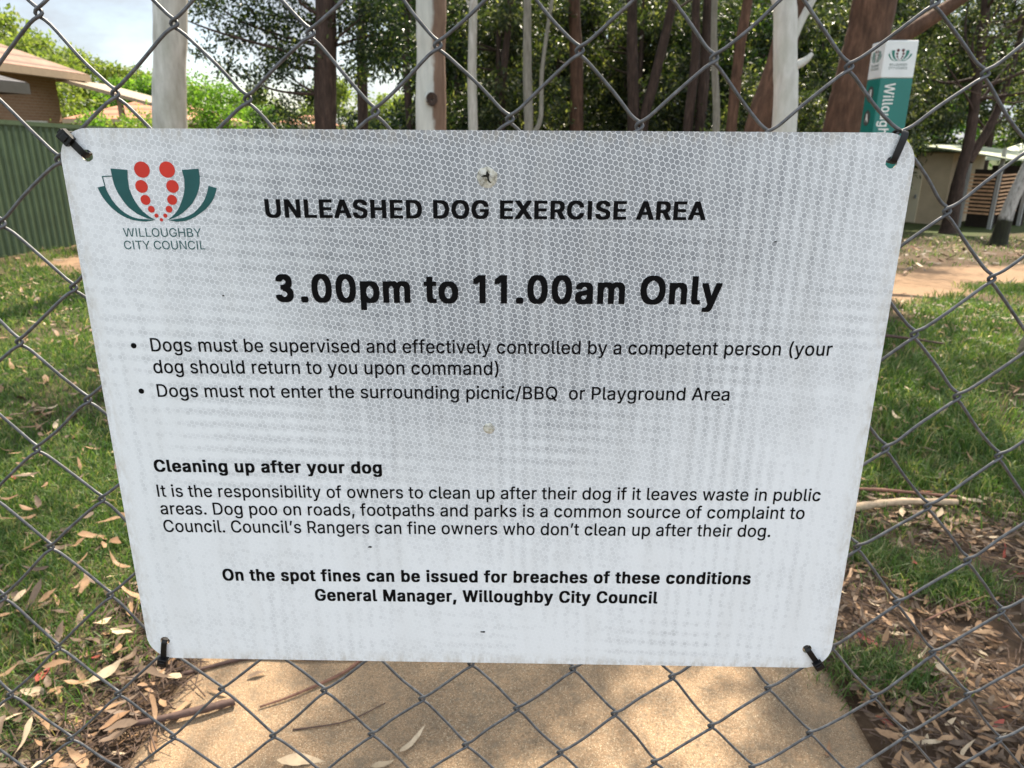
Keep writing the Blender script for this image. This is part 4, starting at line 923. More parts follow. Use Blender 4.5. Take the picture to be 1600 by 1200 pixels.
tree('evergreen_tree', 'dark evergreen with a thick shaded trunk and lacy foliage hanging against the sky', b, path_to(b, [(-3.42, 13, 1.5), (-3.36, 13, 2.4), (-3.27, 13, 3.5), (-3.2, 13.1, 6.5)]), [0.21, 0.185, 0.195, 0.17, 0.08], bark_dark,
     loc(b, cl), ever, 0.078, 0.038, 31, 26, 0.03, flare=0.3)
b = (-3.42, 16.0)
tree('evergreen_tree', 'slim dark trunk just right of the lacy dark evergreen', b, path_to(b, [(-3.39, 16, 1.5), (-3.27, 16, 4.0), (-3.1, 16.2, 6.5)]), [0.13, 0.115, 0.1, 0.05], bark_dark,
     loc(b, [(-2.9 + rg.normal() * .7, 16.3 + rg.normal() * .5, z, .42, 170) for z in (2.6, 3.0, 3.3, 3.6, 3.9, 4.2, 4.4, 4.7, 5.0, 5.4)] + canopy(-3, 16, 4.4, 7.4, 1.6, 14, 0.6, 170, rg)), ever, 0.09, 0.035, 32, 10, 0.025)
# --- slender trunks in the wood
def slim(label, pts, rad, bark, seed, cc=True, name='gum_tree', group=None, extra=()):
    b = (pts[0][0], pts[0][1])
    top = pts[-1]
    r = np.random.default_rng(seed)
    cls = canopy(top[0], top[1] + .2, top[2] - 1.6, top[2] + 1.6, 1.5, 16, 0.55, 150, r)
    return tree(name, label, b, path_to(b, pts), [rad * 1.15, rad, rad * .93, rad * .8, rad * .45], bark, loc(b, cls), olive if seed % 2 else ever, 0.1, 0.034, seed, 5, 0.03, extra_limbs=extra, group=group)
slim('thin pale trunk just right of the half-peeled gum', [(-0.93, 14, 1.5), (-0.94, 14, 2.4), (-0.90, 14, 3.7), (-0.8, 14, 6)], 0.088, bark_pale, 41)
slim('thin pale trunk forking low down, midway along the wood', [(0.1, 14, 1.5), (0.06, 14, 2.6), (0.05, 14, 3.7), (0, 14.1, 6.2)], 0.085, bark_grey, 42, extra=[([(0.02, 0, 1.9), (0.22, 0, 2.3), (0.24, 0.05, 3.2), (0.5, 0.1, 5)], 0.05, 0.03)])
slim('straight dark trunk in the wood above the words EXERCISE AREA', [(2.45, 17, 1.5), (2.36, 17, 2.9), (2.28, 17, 4.2), (2.2, 17, 7)], 0.135, bark_dark, 43)
slim('dark trunk tilting right, beside the straight dark trunk in the wood', [(2.65, 17, 1.5), (2.85, 17.0, 2.6), (3.15, 17, 4.2), (3.6, 17.2, 7)], 0.12, bark_dark, 44)
slim('slender straight grey trunk just left of the red-brown leaning tree', [(3.32, 13, 1.5), (3.2, 13, 2.6), (3.11, 13, 3.6), (3.0, 13, 6.5)], 0.062, bark_grey, 45)
slim('reddish trunk deep in the wood between the forking pale trunk and straight dark one', [(1.25, 18, 1.5), (1.2, 18, 3), (1.1, 18, 4.4), (1.0, 18, 7)], 0.16, bark_red, 46)
slim('dim brown trunk in the wood right of the tilting dark trunk', [(4.15, 18, 1.5), (4.15, 18, 3), (4.1, 18, 4.4), (4.0, 18, 7)], 0.13, bark_dark, 47)

slim('slim dark trunk in the wood between the tilting dark trunk and the slender grey one', [(3.45, 16, 1.5), (3.5, 16, 3), (3.42, 16, 4.2), (3.4, 16, 7)], 0.10, bark_dark, 48)
slim('dim thin trunk just right of the slender grey one', [(4.1, 15, 1.5), (4.12, 15, 3), (4.2, 15, 4.2), (4.3, 15, 7)], 0.11, bark_red, 49)
slim('dim trunk in the shade right of the two thin pale trunks', [(-0.5, 17, 1.5), (-0.42, 17, 3), (-0.3, 17, 4.2), (-0.2, 17, 7)], 0.085, bark_dark, 54)
slim('dark sapling in the shade left of the half-peeled gum', [(-2.75, 18.5, 1.5), (-2.8, 18.5, 3), (-2.7, 18.5, 4.4), (-2.6, 18.5, 7)], 0.09, bark_dark, 55)

# right hand side: twin trunk by the amenities block, mossy footed gum
b = (14.08, 24.6)
tree('evergreen_tree', 'dark twin-stemmed tree in front of the amenities block', b, path_to(b, [(14.12, 24.6, 0.2), (14.2, 24.6, 1.2), (14.15, 24.6, 2.6), (13.9, 24.6, 5.5), (13.5, 24.6, 8.0)]), [0.26, 0.19, 0.17, 0.15, 0.12, 0.05], bark_dark,
     loc(b, [(14 + rg.normal() * 2.2, 24.6 + rg.normal() * 1.2, 3.2 + 4.0 * rg.random(), .75, 210) for _ in range(34)]), olive, 0.13, 0.045, 51, 16, 0.06, [([(0.22, 0, 2.3), (0.7, 0, 3.4), (0.95, 0, 4.6), (1.2, 0, 7.5)], 0.16, 0.07)], flare=0.4)
b = (11.9, 18.4)
tree('gum_tree', 'slender pale gum with a dark mossy foot at the right edge, standing in leaf litter', b, path_to(b, [(12.0, 18.4, -0.2), (12.25, 18.4, 0.9), (12.6, 18.4, 2.6), (13.0, 18.4, 5.4)]), [0.2, 0.15, 0.13, 0.115, 0.06], moss_pale,
     loc(b, canopy(13.0, 18.6, 5.0, 8.4, 2.2, 22, 0.65, 140, rg)), olive, 0.12, 0.035, 52, 8, 0.04, flare=0.5)
b = (11.0, 15.5)
tree('gum_tree', 'thin olive tree with open sprays of leaves, right of the totem', b, path_to(b, [(10.7, 15.5, 1.6), (10.3, 15.5, 3.2), (9.6, 15.5, 5.6), (9.3, 15.6, 8.0)]), [0.08, 0.065, 0.055, 0.04, 0.02], bark_dark,
     loc(b, [(10.0 + rg.normal() * 1.3, 15.5 + rg.normal() * .7, 2.4 + 2.8 * rg.random(), .42, 130) for _ in range(32)] + canopy(9.2, 15.6, 5.6, 8.6, 2.6, 26, 0.5, 230, rg)), olive, 0.09, 0.03, 53, 14, 0.02)

# understorey wood: three moulds, copied
def bush_mould(seed, h0, h1, rad, leaf, llen, lwid, per=230, ncl=46):
    r = np.random.default_rng(seed)
    cls = canopy(0, 0, h0, h1, rad, ncl, 0.52, per, r)
    V, F = leaf_cloud(cls, llen, lwid, r, droop=0.5)
    cm = mesh_np('crown', V, [F], [leaf])
    P = [(0, 0, -0.2), (0.05, 0.02, h1 * .3), (-0.04, 0.03, h1 * .6), (0.02, 0, h1 * .92)]
    tm = trunk_mesh('trunk', P, [0.12, 0.1, 0.07, 0.03], bark_dark, make_limbs(np.array(P, float), cls, r, 0.03, 12), 0.2, seed, 10)
    return tm, cm
moulds = [bush_mould(61, 0.6, 5.4, 1.9, ever, 0.15, 0.055, 300), bush_mould(62, 0.9, 6.2, 2.0, olive, 0.16, 0.052, 300), bush_mould(63, 0.4, 4.6, 1.8, olive, 0.14, 0.055, 300), bush_mould(64, 2.2, 7.5, 2.3, olive, 0.17, 0.055, 320, 54)]
WOOD = [(-2.6, 19.5, 0, 1.0), (-0.6, 18.2, 1, 0.9), (-2.0, 23, 3, 1.0), (0.9, 20.5, 2, 1.1), (2.9, 19.6, 1, 1.0), (0.2, 24.5, 3, 1.1), (4.6, 20.0, 0, 1.05), (6.6, 21.0, 1, 1.05), (3.6, 25, 3, 1.1),
        (8.4, 22.5, 0, 1.1), (6.8, 26, 3, 1.15), (10.6, 26.0, 3, 1.15), (5.3, 15.8, 2, 0.75), (13.4, 31, 0, 1.3), (17.8, 35, 1, 1.4), (21.5, 36, 3, 1.5), (9.6, 31, 1, 1.35), (25.5, 37, 0, 1.4), (28, 41, 2, 1.2), (2, 31, 1, 1.4), (5.5, 33, 0, 1.4), (-2, 30, 0, 1.2), (1.6, 26.5, 1, 1.3), (8, 28, 2, 1.5), (12.3, 29, 1, 1.3), (3.9, 29, 2, 1.6), (-0.8, 26, 0, 1.1), (10.2, 24, 2, 1.2), (7.4, 18.6, 2, 0.9), (19.5, 40, 0, 1.6), (15.4, 37, 2, 1.7), (6.2, 23.5, 0, 1.2)]
WLAB = 'bushy dark green tree crowding the shaded wood behind the gum trunks'
for i, (x, y, k, s) in enumerate(WOOD):
    t = thing('understorey_tree', WLAB, 'tree', (x, y, float(gz(x, y))), 'bushy trees of the shaded wood', rz=i * 2.1)
    t.scale = (s, s, s)
    obj('trunk', moulds[k][0], t); obj('crown', moulds[k][1], t)

# ------------------------------------------------------------------ left background
gm_ = plain('green_fence_paint', (0.08, 0.12, 0.065), 0.5, 0.1, 0.15, 3)
F0 = np.array([-7.62, 4.3]); F1 = np.array([-5.6, 24.5])
fd = (F1 - F0); fl = np.linalg.norm(fd); fd /= fl; fn = np.array([fd[1], -fd[0]])
cf = thing('metal_fence', 'dark green corrugated metal fence along the left side of the lawn', 'fence', (F0[0], F0[1], 0))
xs, prof = [], []
u = 0
while u < fl:
    for du, h in ((0, 0), (0.035, 0), (0.05, 0.022), (0.09, 0.022), (0.105, 0)):
        xs.append(u + du); prof.append(h)
    u += 0.13
xs = np.array(xs); prof = np.array(prof)
px_ = F0[0] + fd[0] * xs + fn[0] * prof; py_ = F0[1] + fd[1] * xs + fn[1] * prof
zb = gz(px_, py_)
V = np.concatenate([np.stack([px_ - F0[0], py_ - F0[1], zb - 0.02], 1), np.stack([px_ - F0[0], py_ - F0[1], zb + 1.74], 1)])
n = len(xs); i = np.arange(n - 1)
obj('sheeting', mesh_np('sheeting', V, [np.stack([i, i + 1, i + n + 1, i + n], 1)], [gm_]), cf)
cap = MB()
for a in range(0, int(fl), 2):
    p = F0 + fd * a; q = F0 + fd * min(a + 2, fl)
    cap.bar((p[0] - F0[0], p[1] - F0[1], float(gz(*p)) + 1.77), (q[0] - F0[0], q[1] - F0[1], float(gz(*q)) + 1.77), 0.07, 0.06)
cap.build('top_rail', gm_, cf)
for a in np.arange(0, fl, 2.4):
    p = F0 + fd * a - fn * 0.035
    MB().bar((p[0] - F0[0], p[1] - F0[1], float(gz(*p)) - .05), (p[0] - F0[0], p[1] - F0[1], float(gz(*p)) + 1.72), 0.06, 0.06).build('post', gm_, cf)

brick = NT('tan_brick'); bc = brick.coord()
bt = brick.n('TexBrick', Scale=1.0); bt.inputs['Brick Width'].default_value = 0.24; bt.inputs['Row Height'].default_value = 0.086; bt.inputs['Mortar Size'].default_value = 0.008
bxyz = brick.n('SeparateXYZ'); brick.l(bc, bxyz.inputs[0]); bcm = brick.n('CombineXYZ'); brick.l(brick.math('ADD', bxyz.outputs[0], bxyz.outputs[1]), bcm.inputs[0]); brick.l(bxyz.outputs[2], bcm.inputs[1]); brick.l(bcm.outputs[0], bt.inputs['Vector'])
bt.inputs['Color1'].default_value = (0.30, 0.18, 0.105, 1); bt.inputs['Color2'].default_value = (0.25, 0.14, 0.08, 1); bt.inputs['Mortar'].default_value = (0.32, 0.24, 0.17, 1)
brick.l(bt.outputs['Color'], brick.b.inputs['Base Color']); brick.b.inputs['Roughness'].default_value = 0.9
def tile_mat(name, c0, c1):
    a = NT(name); c = a.coord(); s = a.n('SeparateXYZ'); a.l(c, s.inputs[0])
    w = a.n('TexWave', Scale=1.25, Distortion=0.5); w.bands_direction = 'Z'; w.wave_profile = 'SAW'; a.l(c, w.inputs['Vector'])
    n = a.noise(c, 3, 6, 0.7); col = a.ramp(n, [(0.3, c0), (0.7, c1)])
    col = a.mix(a.ramp(w.outputs['Fac'], [(0.05, 0.9), (0.45, 0.0)]), col, tuple(x * .35 for x in c0))
    a.l(col, a.b.inputs['Base Color']); a.b.inputs['Roughness'].default_value = 0.85; a.bump(w.outputs['Fac'], 0.5, 0.05); return a.m
tile_tan = tile_mat('weathered_terracotta_tile', (0.19, 0.105, 0.068), (0.30, 0.185, 0.125))
tile_grey = tile_mat('grey_roof_tile', (0.10, 0.095, 0.10), (0.17, 0.16, 0.165))
tile_org = tile_mat('orange_roof_tile', (0.42, 0.17, 0.09), (0.55, 0.26, 0.15))
cream = plain('cream_fascia_paint', (0.30, 0.22, 0.14), 0.6, 0, 0.1, 8)
greyp = plain('grey_gutter_paint', (0.075, 0.07, 0.065), 0.5, 0.2, 0.1, 8)
glass = plain('window_glass', (0.02, 0.025, 0.03), 0.08, 0, 0.2, 2)
white_p = plain('white_paint', (0.72, 0.71, 0.68), 0.5, 0, 0.06, 8)

def hip_house(name, label, x0, x1, y0, y1, zb, eave, rise, wallm, roofm, trim, over=0.6, win=()):
    t = thing(name, label, 'house', ((x0 + x1) / 2, (y0 + y1) / 2, zb))
    cx, cy = (x0 + x1) / 2, (y0 + y1) / 2; hw, hd = (x1 - x0) / 2, (y1 - y0) / 2
    e = eave - zb
    MB().box((-hw, -hd, -0.3), (hw, hd, e - 0.02)).build('wall', wallm, t)
    ox, oy = hw + over, hd + over
    rl = max(0.0, oy - ox) if oy > ox else 0.0; rlx = max(0.0, ox - oy)
    top = e + rise
    v = [(-ox, -oy, e + .12), (ox, -oy, e + .12), (ox, oy, e + .12), (-ox, oy, e + .12), (-rlx, -rl, top), (rlx, rl, top)]
    if rl: f = [(0, 1, 4), (1, 2, 5, 4), (2, 3, 5), (3, 0, 4, 5)]
    else: f = [(0, 1, 5, 4), (1, 2, 5), (2, 3, 4, 5), (3, 0, 4)]
    rf = MB().add(v, f).build('roof', roofm, t)
    rf.modifiers.new('thick', 'SOLIDIFY').thickness = 0.08
    g = MB()
    for a, bq in (((-ox, -oy), (ox, -oy)), ((ox, -oy), (ox, oy)), ((ox, oy), (-ox, oy)), ((-ox, oy), (-ox, -oy))):
        g.bar((a[0], a[1], e), (bq[0], bq[1], e), 0.09, 0.2)
    g.build('gutter', trim, t)
    MB().box((-ox + .05, -oy + .05, e - .07), (ox - .05, oy - .05, e - .03)).build('soffit', trim, t)
    for (sx0, wy0, wy1, wz0, wz1) in win:
        x = hw if sx0 > 0 else -hw
        w = MB().box((x - .05, wy0, wz0), (x + .03, wy1, wz1)).build('window', white_p, t)
        MB().box((x - .02, wy0 + .06, wz0 + .06), (x + .045, wy1 - .06, wz1 - .06)).build('pane', glass, w)
    return t
h1 = hip_house('brick_house', 'tan brick house with a weathered terracotta hip roof beyond the green metal fence', -24.0, -14.75, 17.5, 24.4, -0.7, 3.12, 2.0, brick.m, tile_tan, cream, 0.7, [(1, -1.6, 0.4, 1.2, 2.5), (1, 1.6, 2.6, 1.2, 2.5)])
pc_ = MB().bar((4.9, 4.6, 3.72), (7.6, 4.8, 3.02), 3.6, 0.10); pc_.build('patio_cover', cream, h1)
MB().bar((6.6, 3.4, -0.3), (6.6, 3.4, 3.2), 0.14, 0.14).build('patio_post', cream, h1)
hip_house('garage', 'low brick garage with a dark grey tiled roof, in front of the tan brick house', -20.0, -10.4, 9.6, 14.6, -0.6, 2.28, 1.2, brick.m, tile_grey, greyp, 0.55, [(1, -1.5, 0.2, 0.7, 1.8)])
hip_house('distant_house', 'far house with an orange tiled roof seen just left of the pale grey gum', -22.0, -17.0, 38, 46, -0.7, 2.0, 1.2, cream, tile_org, cream, 0.5)
hip_house('distant_house', 'far house with an orange tiled roof seen low beside the dark evergreen trunk', -11.3, -9.6, 36, 39, -0.7, 1.75, 0.6, cream, tile_org, cream, 0.5)

def shrub(label, x, y, h, rad, leaf, seed, ncl=26, per=170, llen=0.09, lwid=0.05, z0=0.3, cat='shrub', name='shrub'):
    r = np.random.default_rng(seed); z = float(gz(x, y))
    t = thing(name, label, cat, (x, y, z))
    cls = canopy(0, 0, z0, h, rad, ncl, 0.42 * max(1, rad / 1.6), per, r)
    V, F = leaf_cloud(cls, llen, lwid, r, 0.1); 
    P = np.array([(0, 0, -.1), (0.05, 0, h * .3), (0, 0.05, h * .7)], float)
    obj('stem', trunk_mesh('stem', P, [0.07, 0.05, 0.02], bark_dark, make_limbs(P, cls, r, 0.025, 8), 0, seed, 8), t)
    obj('foliage', mesh_np('foliage', V, [F], [leaf]), t)
    return t
shrub('bright lime green shrub right of the pale grey gum', -8.3, 20.0, 3.2, 1.35, lime, 71, 34, 230)
shrub('dark green bush tucked under the lacy foliage of the dark evergreen', -6.5, 20.5, 2.4, 1.1, ever, 72, 24, 200)
shrub('bright green bush between the garage roof and the pale grey gum', -10.4, 19.0, 2.3, 1.2, lime, 73, 26, 220)
shrub('yellowish bush at the foot of the pale grey gum', -9.0, 17.0, 1.9, 0.8, yellowg, 74, 18, 160)
shrub('pale green bush seen between the two dark evergreen trunks', -4.8, 21.5, 2.2, 1.0, yellowg, 75, 22, 180)
shrub('green bush filling the gap left of the far orange roof by the dark evergreen', -10.3, 30.0, 2.5, 1.1, lime, 77, 24, 200)
shrub('low olive bush right of the far orange roof by the dark evergreen', -7.0, 29.0, 2.2, 0.9, yellowg, 78, 20, 180)
shrub('leafy green plant poking above the metal fence beside the garage', -8.6, 10.5, 1.95, 0.5, lime, 76, 12, 110, 0.07, 0.03)

# wooded rise far left
hx_ = np.linspace(-150, 40, 40); hy_ = np.linspace(70, 200, 24)
HX, HY = np.meshgrid(hx_, hy_)
HZ = -2.2 + 6.0 * np.exp(-(((HX + 75) / 30) ** 2)) * smooth(68, 120, HY) + 2.0 * smooth(75, 130, HY) * smooth(20, -20, HX) * smooth(-150, -110, HX)
n = 40; ii = (np.arange(23)[:, None] * n + np.arange(39)[None, :]).ravel()
hillm = plain('hill_grass', (0.07, 0.10, 0.03), 0.95, 0, 0.4, 0.6)
tag(obj('hill', mesh_np('hill', np.stack([HX, HY, HZ], -1).reshape(-1, 3), [np.stack([ii, ii + 1, ii + n + 1, ii + n], -1)], [hillm], smooth=True)), kind='structure')
def far_mould(seed, leaf):
    r = np.random.default_rng(seed)
    cls = canopy(0, 0, 2.0, 9.5, 4.2, 46, 1.15, 130, r)
    V, F = leaf_cloud(cls, 0.42, 0.24, r, 0.2)
    P = np.array([(0, 0, -.5), (0.1, 0, 3), (0, .1, 7.5)], float)
    return trunk_mesh('trunk', P, [0.3, 0.24, 0.1], bark_grey, make_limbs(P, cls, r, 0.09, 10), 0, seed, 8), mesh_np('crown', V, [F], [leaf])
fm = [far_mould(81, yellowg), far_mould(82, yellowg), far_mould(83, lime)]
FAR = [(-36, 50, -1.0, 1.0, 0), (-32, 50, -1.2, .84, 1), (-35.5, 60, -1, .86, 0), (-33, 62, -1, .78, 1), (-31, 64, -1, .74, 0), (-26.5, 62, -1, .62, 1), (-22, 64, -1.2, .5, 2), (-18, 60, -1.2, .45, 0), (-14.3, 60, -1.3, .66, 0), (-10.5, 62, -1.4, .6, 1),
       (-29, 58, -1, .66, 2), (-6, 60, -1.8, .8, 0), (-24, 70, -1, .62, 0), (-40, 62, -1, 1.0, 1), (-2, 66, -1.8, .9, 2), (5, 60, -1.8, .9, 2), (14, 62, -1.8, 1.0, 2), (24, 66, -1.8, 1.0, 1), (34, 64, -1.8, 1.1, 2), (44, 66, -1.8, 1.1, 0)]
for i, (x, y, z, s, k) in enumerate(FAR):
    t = thing('hillside_tree', 'sunlit light green tree far off beyond the house roofs and the wood', 'tree', (x, y, z), 'sunlit trees on the far rise', rz=i * 1.7)
    t.scale = (s, s, s)
    obj('trunk', fm[k][0], t); obj('crown', fm[k][1], t)

# ------------------------------------------------------------------ park totem
tot_g = plain('teal_green_panel', (0.001, 0.15, 0.125), 0.4, 0, 0.06, 4)
tot_w = plain('white_panel', (0.70, 0.72, 0.72), 0.4, 0, 0.06, 4)
tot_i = plain('green_print', (0.006, 0.16, 0.12), 0.5, 0, 0.05, 9)
tot_r = plain('dark_red_print', (0.10, 0.022, 0.022), 0.5, 0, 0.05, 9)
tot_k = plain('grey_disc_print', (0.055, 0.06, 0.055), 0.5, 0, 0.05, 9)
TX, TY, TS = 4.23, 9.0, 0.38
tzb = float(gz(TX, TY))
tot = thing('park_totem', 'square green and white park totem with an emblem and rotated white lettering', 'sign', (TX, TY, tzb), rz=R(-1))
H0, H1, H2 = -0.1, 2.125 - tzb, 2.535 - tzb
MB().box((0, 0, H0), (TS, TS, H1)).build('body', tot_g, tot, bevel=0.012)
MB().box((0, 0, H1 + 0.001), (TS, TS, H2)).build('top_band', tot_w, tot, bevel=0.012)
MB().box((0.02, 0.02, H2 + 0.0005), (TS - .02, TS - .02, H2 + 0.012)).build('cap', plain('dirty_cap', (0.08, 0.06, 0.045), 0.9, 0, 0.4, 30), tot)
LEFTF = Matrix.Translation((-0.002, TS, 0)) @ Matrix.Rotation(-math.pi / 2, 4, 'Z')
RIGHTF = Matrix.Translation((0, -0.002, 0))
ecx = sum(p[0] for l in EMBLEM_LEAVES[:4] for p in l) / sum(len(l) for l in EMBLEM_LEAVES[:4])
ez0 = min(p[1] for l in EMBLEM_LEAVES for p in l)
def emblem_at(cx, z0, s):
    g = [[(cx + (x - ecx) * s, z0 + (z - ez0) * s) for x, z in l] for l in EMBLEM_LEAVES]
    d = [circle(cx + (x - ecx) * s, z0 + (z - ez0) * s, r * s, 16) for x, z, r in EMBLEM_DOTS]
    return g, d
for mtx, w in ((RIGHTF, TS), (LEFTF, TS)):
    g, d = emblem_at(TS / 2 - 0.005, H1 + 0.185, 3.2)
    me = curve_mesh('emblem', g, [tot_i]); me.transform(mtx); e = obj('emblem', me, tot)
    me = curve_mesh('emblem_dots', d, [tot_r]); me.transform(mtx); obj('emblem_dots', me, e)
    pl_ = text_polys('WILLOUGHBY', 'r', (TS * .2, H1 + 0.135), (TS * .76, H1 + 0.135), 0.026) + text_polys('CITY COUNCIL', 'r', (TS * .2, H1 + 0.098), (TS * .78, H1 + 0.098), 0.026)
    me = text_mesh('emblem_text', pl_, [plain('grey_print', (0.10, 0.16, 0.15), 0.5)]); me.transform(mtx); obj('emblem_text', me, e)
# name running down the right-hand face
rot = [([(TS * .17 + y, H1 - 0.055 - x) for x, y in v], T) for v, T in text_polys('Willoughby', 'k', (0.0, 0.0), (0.74, 0.0), 0.122)]
me = text_mesh('name_text', rot, [white_p]); me.transform(RIGHTF); obj('name_text', me, tot)
for k, zc in enumerate((H1 - 0.17, H1 - 0.44)):
    me = curve_mesh('icon_disc', [circle(TS * .42, zc, 0.092, 32)], [tot_k]); me.transform(LEFTF); dsc = obj('icon_disc', me, tot)
    if k == 0: pic = [[(TS * .36, zc + .05), (TS * .36, zc - .045), (TS * .385, zc - .045), (TS * .385, zc + .05)], [(TS * .42, zc + .055), (TS * .5, zc + .055), (TS * .5, zc - .02), (TS * .46, zc - .05), (TS * .42, zc - .02)]]
    else: pic = [[(TS * .32, zc - .045), (TS * .36, zc + .01), (TS * .37, zc + .05), (TS * .42, zc + .055), (TS * .47, zc + .01), (TS * .52, zc - .02), (TS * .53, zc - .05), (TS * .49, zc - .05), (TS * .44, zc - .03), (TS * .38, zc - .01), (TS * .35, zc - .05)]]
    me = curve_mesh('pictogram', pic, [white_p]); me.transform(Matrix.Translation((-0.0015, 0, 0)) @ LEFTF); obj('pictogram', me, dsc)

# ------------------------------------------------------------------ amenities block
blk_m = plain('tan_render', (0.50, 0.40, 0.27), 0.9, 0, 0.12, 2)
blk_d = plain('cream_door', (0.60, 0.53, 0.38), 0.6, 0, 0.05, 2)
roofm = plain('pale_zincalume', (0.33, 0.36, 0.25), 0.5, 0.1, 0.1, 3)
slat = plain('timber_slat', (0.50, 0.29, 0.16), 0.75, 0, 0.25, 6)
steel = plain('grey_steel_post', (0.33, 0.33, 0.32), 0.5, 0.3, 0.1, 5)
dark_in = plain('interior_shade', (0.035, 0.025, 0.018), 0.9, 0, 0.2, 4)  # dark colour stands in for the shade inside the block
BX, BY = 15.9, 28.9
bz = -1.73
blk = thing('amenities_block', 'tan amenities block with a curved pale roof and a timber slat screen', 'building', (BX, BY, bz), rz=R(-48))
# local x runs along the front wall away to the left-back, local -y faces the camera
MB().box((-3.6, 0, -.3), (0.25, 3.4, 2.66)).build('wall', blk_m, blk)
dr = MB().box((-1.55, -0.05, 0.02), (-0.72, 0.02, 2.02)).build('door', blk_d, blk)
MB().box((-0.86, -0.11, 0.95), (-0.8, -0.05, 1.1)).build('handle', steel, dr)
MB().tube([(-2.75, -0.06, 2.32), (-2.75, 0.0, 2.32)], 0.09, 14).build('wall_light', white_p, blk)
v, f = [], []
ns = 22
for i in range(ns + 1):
    t = i / ns; x = -4.2 + 6.6 * t
    z = 2.66 + 0.34 * math.sin(math.pi * (0.10 + 0.90 * t)) - 0.16 * t
    v += [(x, -0.75, z - .05), (x, 4.0, z - .05), (x, 4.0, z), (x, -0.75, z)]
    if i:
        o = (i - 1) * 4
        for q in range(4): f.append((o + q, o + (q + 1) % 4, o + 4 + (q + 1) % 4, o + 4 + q))
f += [(3, 2, 1, 0), (ns * 4, ns * 4 + 1, ns * 4 + 2, ns * 4 + 3)]
MB().add(v, f).build('roof', roofm, blk)
for x, y in ((1.0, -0.45), (1.95, -0.2), (2.2, 2.2)):
    MB().bar((x, y, -.2), (x, y, 2.85), 0.12, 0.12).build('post', steel, blk)
sc_ = MB()
for k in range(11): 
    z = 0.55 + k * 0.135
    sc_.box((1.08, -0.43, z), (1.9, -0.39, z + .06)); sc_.box((2.02, -0.18, z), (2.06, 2.1, z + .06))
sc_.build('slat_screen', slat, blk)
MB().box((0.9, 2.3, -.2), (2.3, 2.4, 2.2)).build('back_shade_wall', dark_in, blk)
MB().box((0.95, 0.35, 0.0), (1.9, 0.42, 2.1)).build('inner_shade_wall', dark_in, blk)  # dark sheets added behind the slats to give interior shade
shelter = thing('shelter', 'pale roofed shelter partly hidden behind the slat screen', 'building', (21.5, 33.5, -1.73), rz=R(-30))
MB().add([(-1.6, -1.2, 2.3), (1.6, -1.2, 2.3), (1.6, 1.2, 2.3), (-1.6, 1.2, 2.3), (0, 0, 3.0)], [(0, 1, 4), (1, 2, 4), (2, 3, 4), (3, 0, 4), (3, 2, 1, 0)]).build('roof', roofm, shelter)
for x in (-1.4, 1.4):
    for y in (-1, 1): MB().bar((x, y, -.2), (x, y, 2.3), 0.12, 0.12).build('post', steel, shelter)

# ------------------------------------------------------------------ grass
def blades(X, Y, hgt, wid, rng, lean=0.5, z=None):
    n = len(X)
    Z = (gz(X, Y) if z is None else z) - 0.006
    a = rng.random(n) * 2 * np.pi; dx, dy = np.cos(a), np.sin(a)
    h = hgt * (0.5 + 0.9 * rng.random(n)); w = wid * (0.7 + 0.6 * rng.random(n)) * 0.5
    ln = h * lean * (0.3 + 1.2 * rng.random(n))
    b = rng.random(n) * 2 * np.pi; lx, ly = np.cos(b) * ln, np.sin(b) * ln
    P = np.stack([X, Y, Z], 1); D = np.stack([dx, dy, 0 * dx], 1) * w[:, None]
    M1 = P + np.stack([lx * .35, ly * .35, h * .6], 1); T = P + np.stack([lx, ly, h * (1 - 0.35 * (ln / h) ** 2).clip(0.25, 1)], 1)
    V = np.stack([P - D, P + D, M1 + D * .8, M1 - D * .8, T], 1).reshape(-1, 3)
    o = np.arange(n)[:, None] * 5
    return V, o + np.array([[0, 1, 2, 3]]), o + np.array([[3, 2, 4]])

grass_m = leaf_mat('grass_blade', [(0.0, (0.035, 0.070, 0.016)), (0.45, (0.068, 0.125, 0.030)), (0.72, (0.115, 0.17, 0.05)), (0.90, (0.18, 0.20, 0.075)), (1.0, (0.40, 0.31, 0.17))], 0.4, 0.5, 1.5)
rng = np.random.default_rng(3)
gv, gq, gt, off = [], [], [], 0
def scatter(x0, x1, y0, y1, dens, hgt, wid, power=1.0):
    global off
    n = int((x1 - x0) * (y1 - y0) * dens)
    X = x0 + (x1 - x0) * rng.random(n); Y = y0 + (y1 - y0) * rng.random(n)
    clump = vnoise(X, Y, 14, 12)
    keep = rng.random(n) < (green(X, Y) * (0.35 + 1.1 * clump)) ** power
    keep &= ~((np.abs(X) < 0.97) & (Y < 3.65))
    X, Y = X[keep], Y[keep]
    hh = hgt * (0.6 + 0.8 * vnoise(X, Y, 3, 13))
    v, q, t = blades(X, Y, hh, wid, rng, 0.75)
    gv.append(v); gq.append(q + off); gt.append(t + off); off += len(v)
scatter(-3.0, -0.9, 0.6, 2.6, 17000, 0.05, 0.0046)
scatter(-4.6, -0.9, 2.6, 5.0, 5500, 0.055, 0.006)
scatter(-7.0, -0.9, 5.0, 11.0, 1500, 0.065, 0.010)
scatter(0.95, 3.2, 0.7, 2.6, 8500, 0.062, 0.0042)
scatter(0.95, 4.8, 2.3, 5.2, 8000, 0.08, 0.0062)
scatter(0.95, 9.0, 5.2, 11.0, 1900, 0.08, 0.010)
scatter(-0.95, 0.95, 3.6, 6.0, 1500, 0.07, 0.007)
scatter(3.0, 16.0, 11.0, 22.0, 160, 0.09, 0.018)
tag(obj('grass', mesh_np('grass', np.concatenate(gv), [np.concatenate(gq), np.concatenate(gt)], [grass_m])), 'short green lawn grass, patchy among fallen leaves', 'grass', kind='stuff')

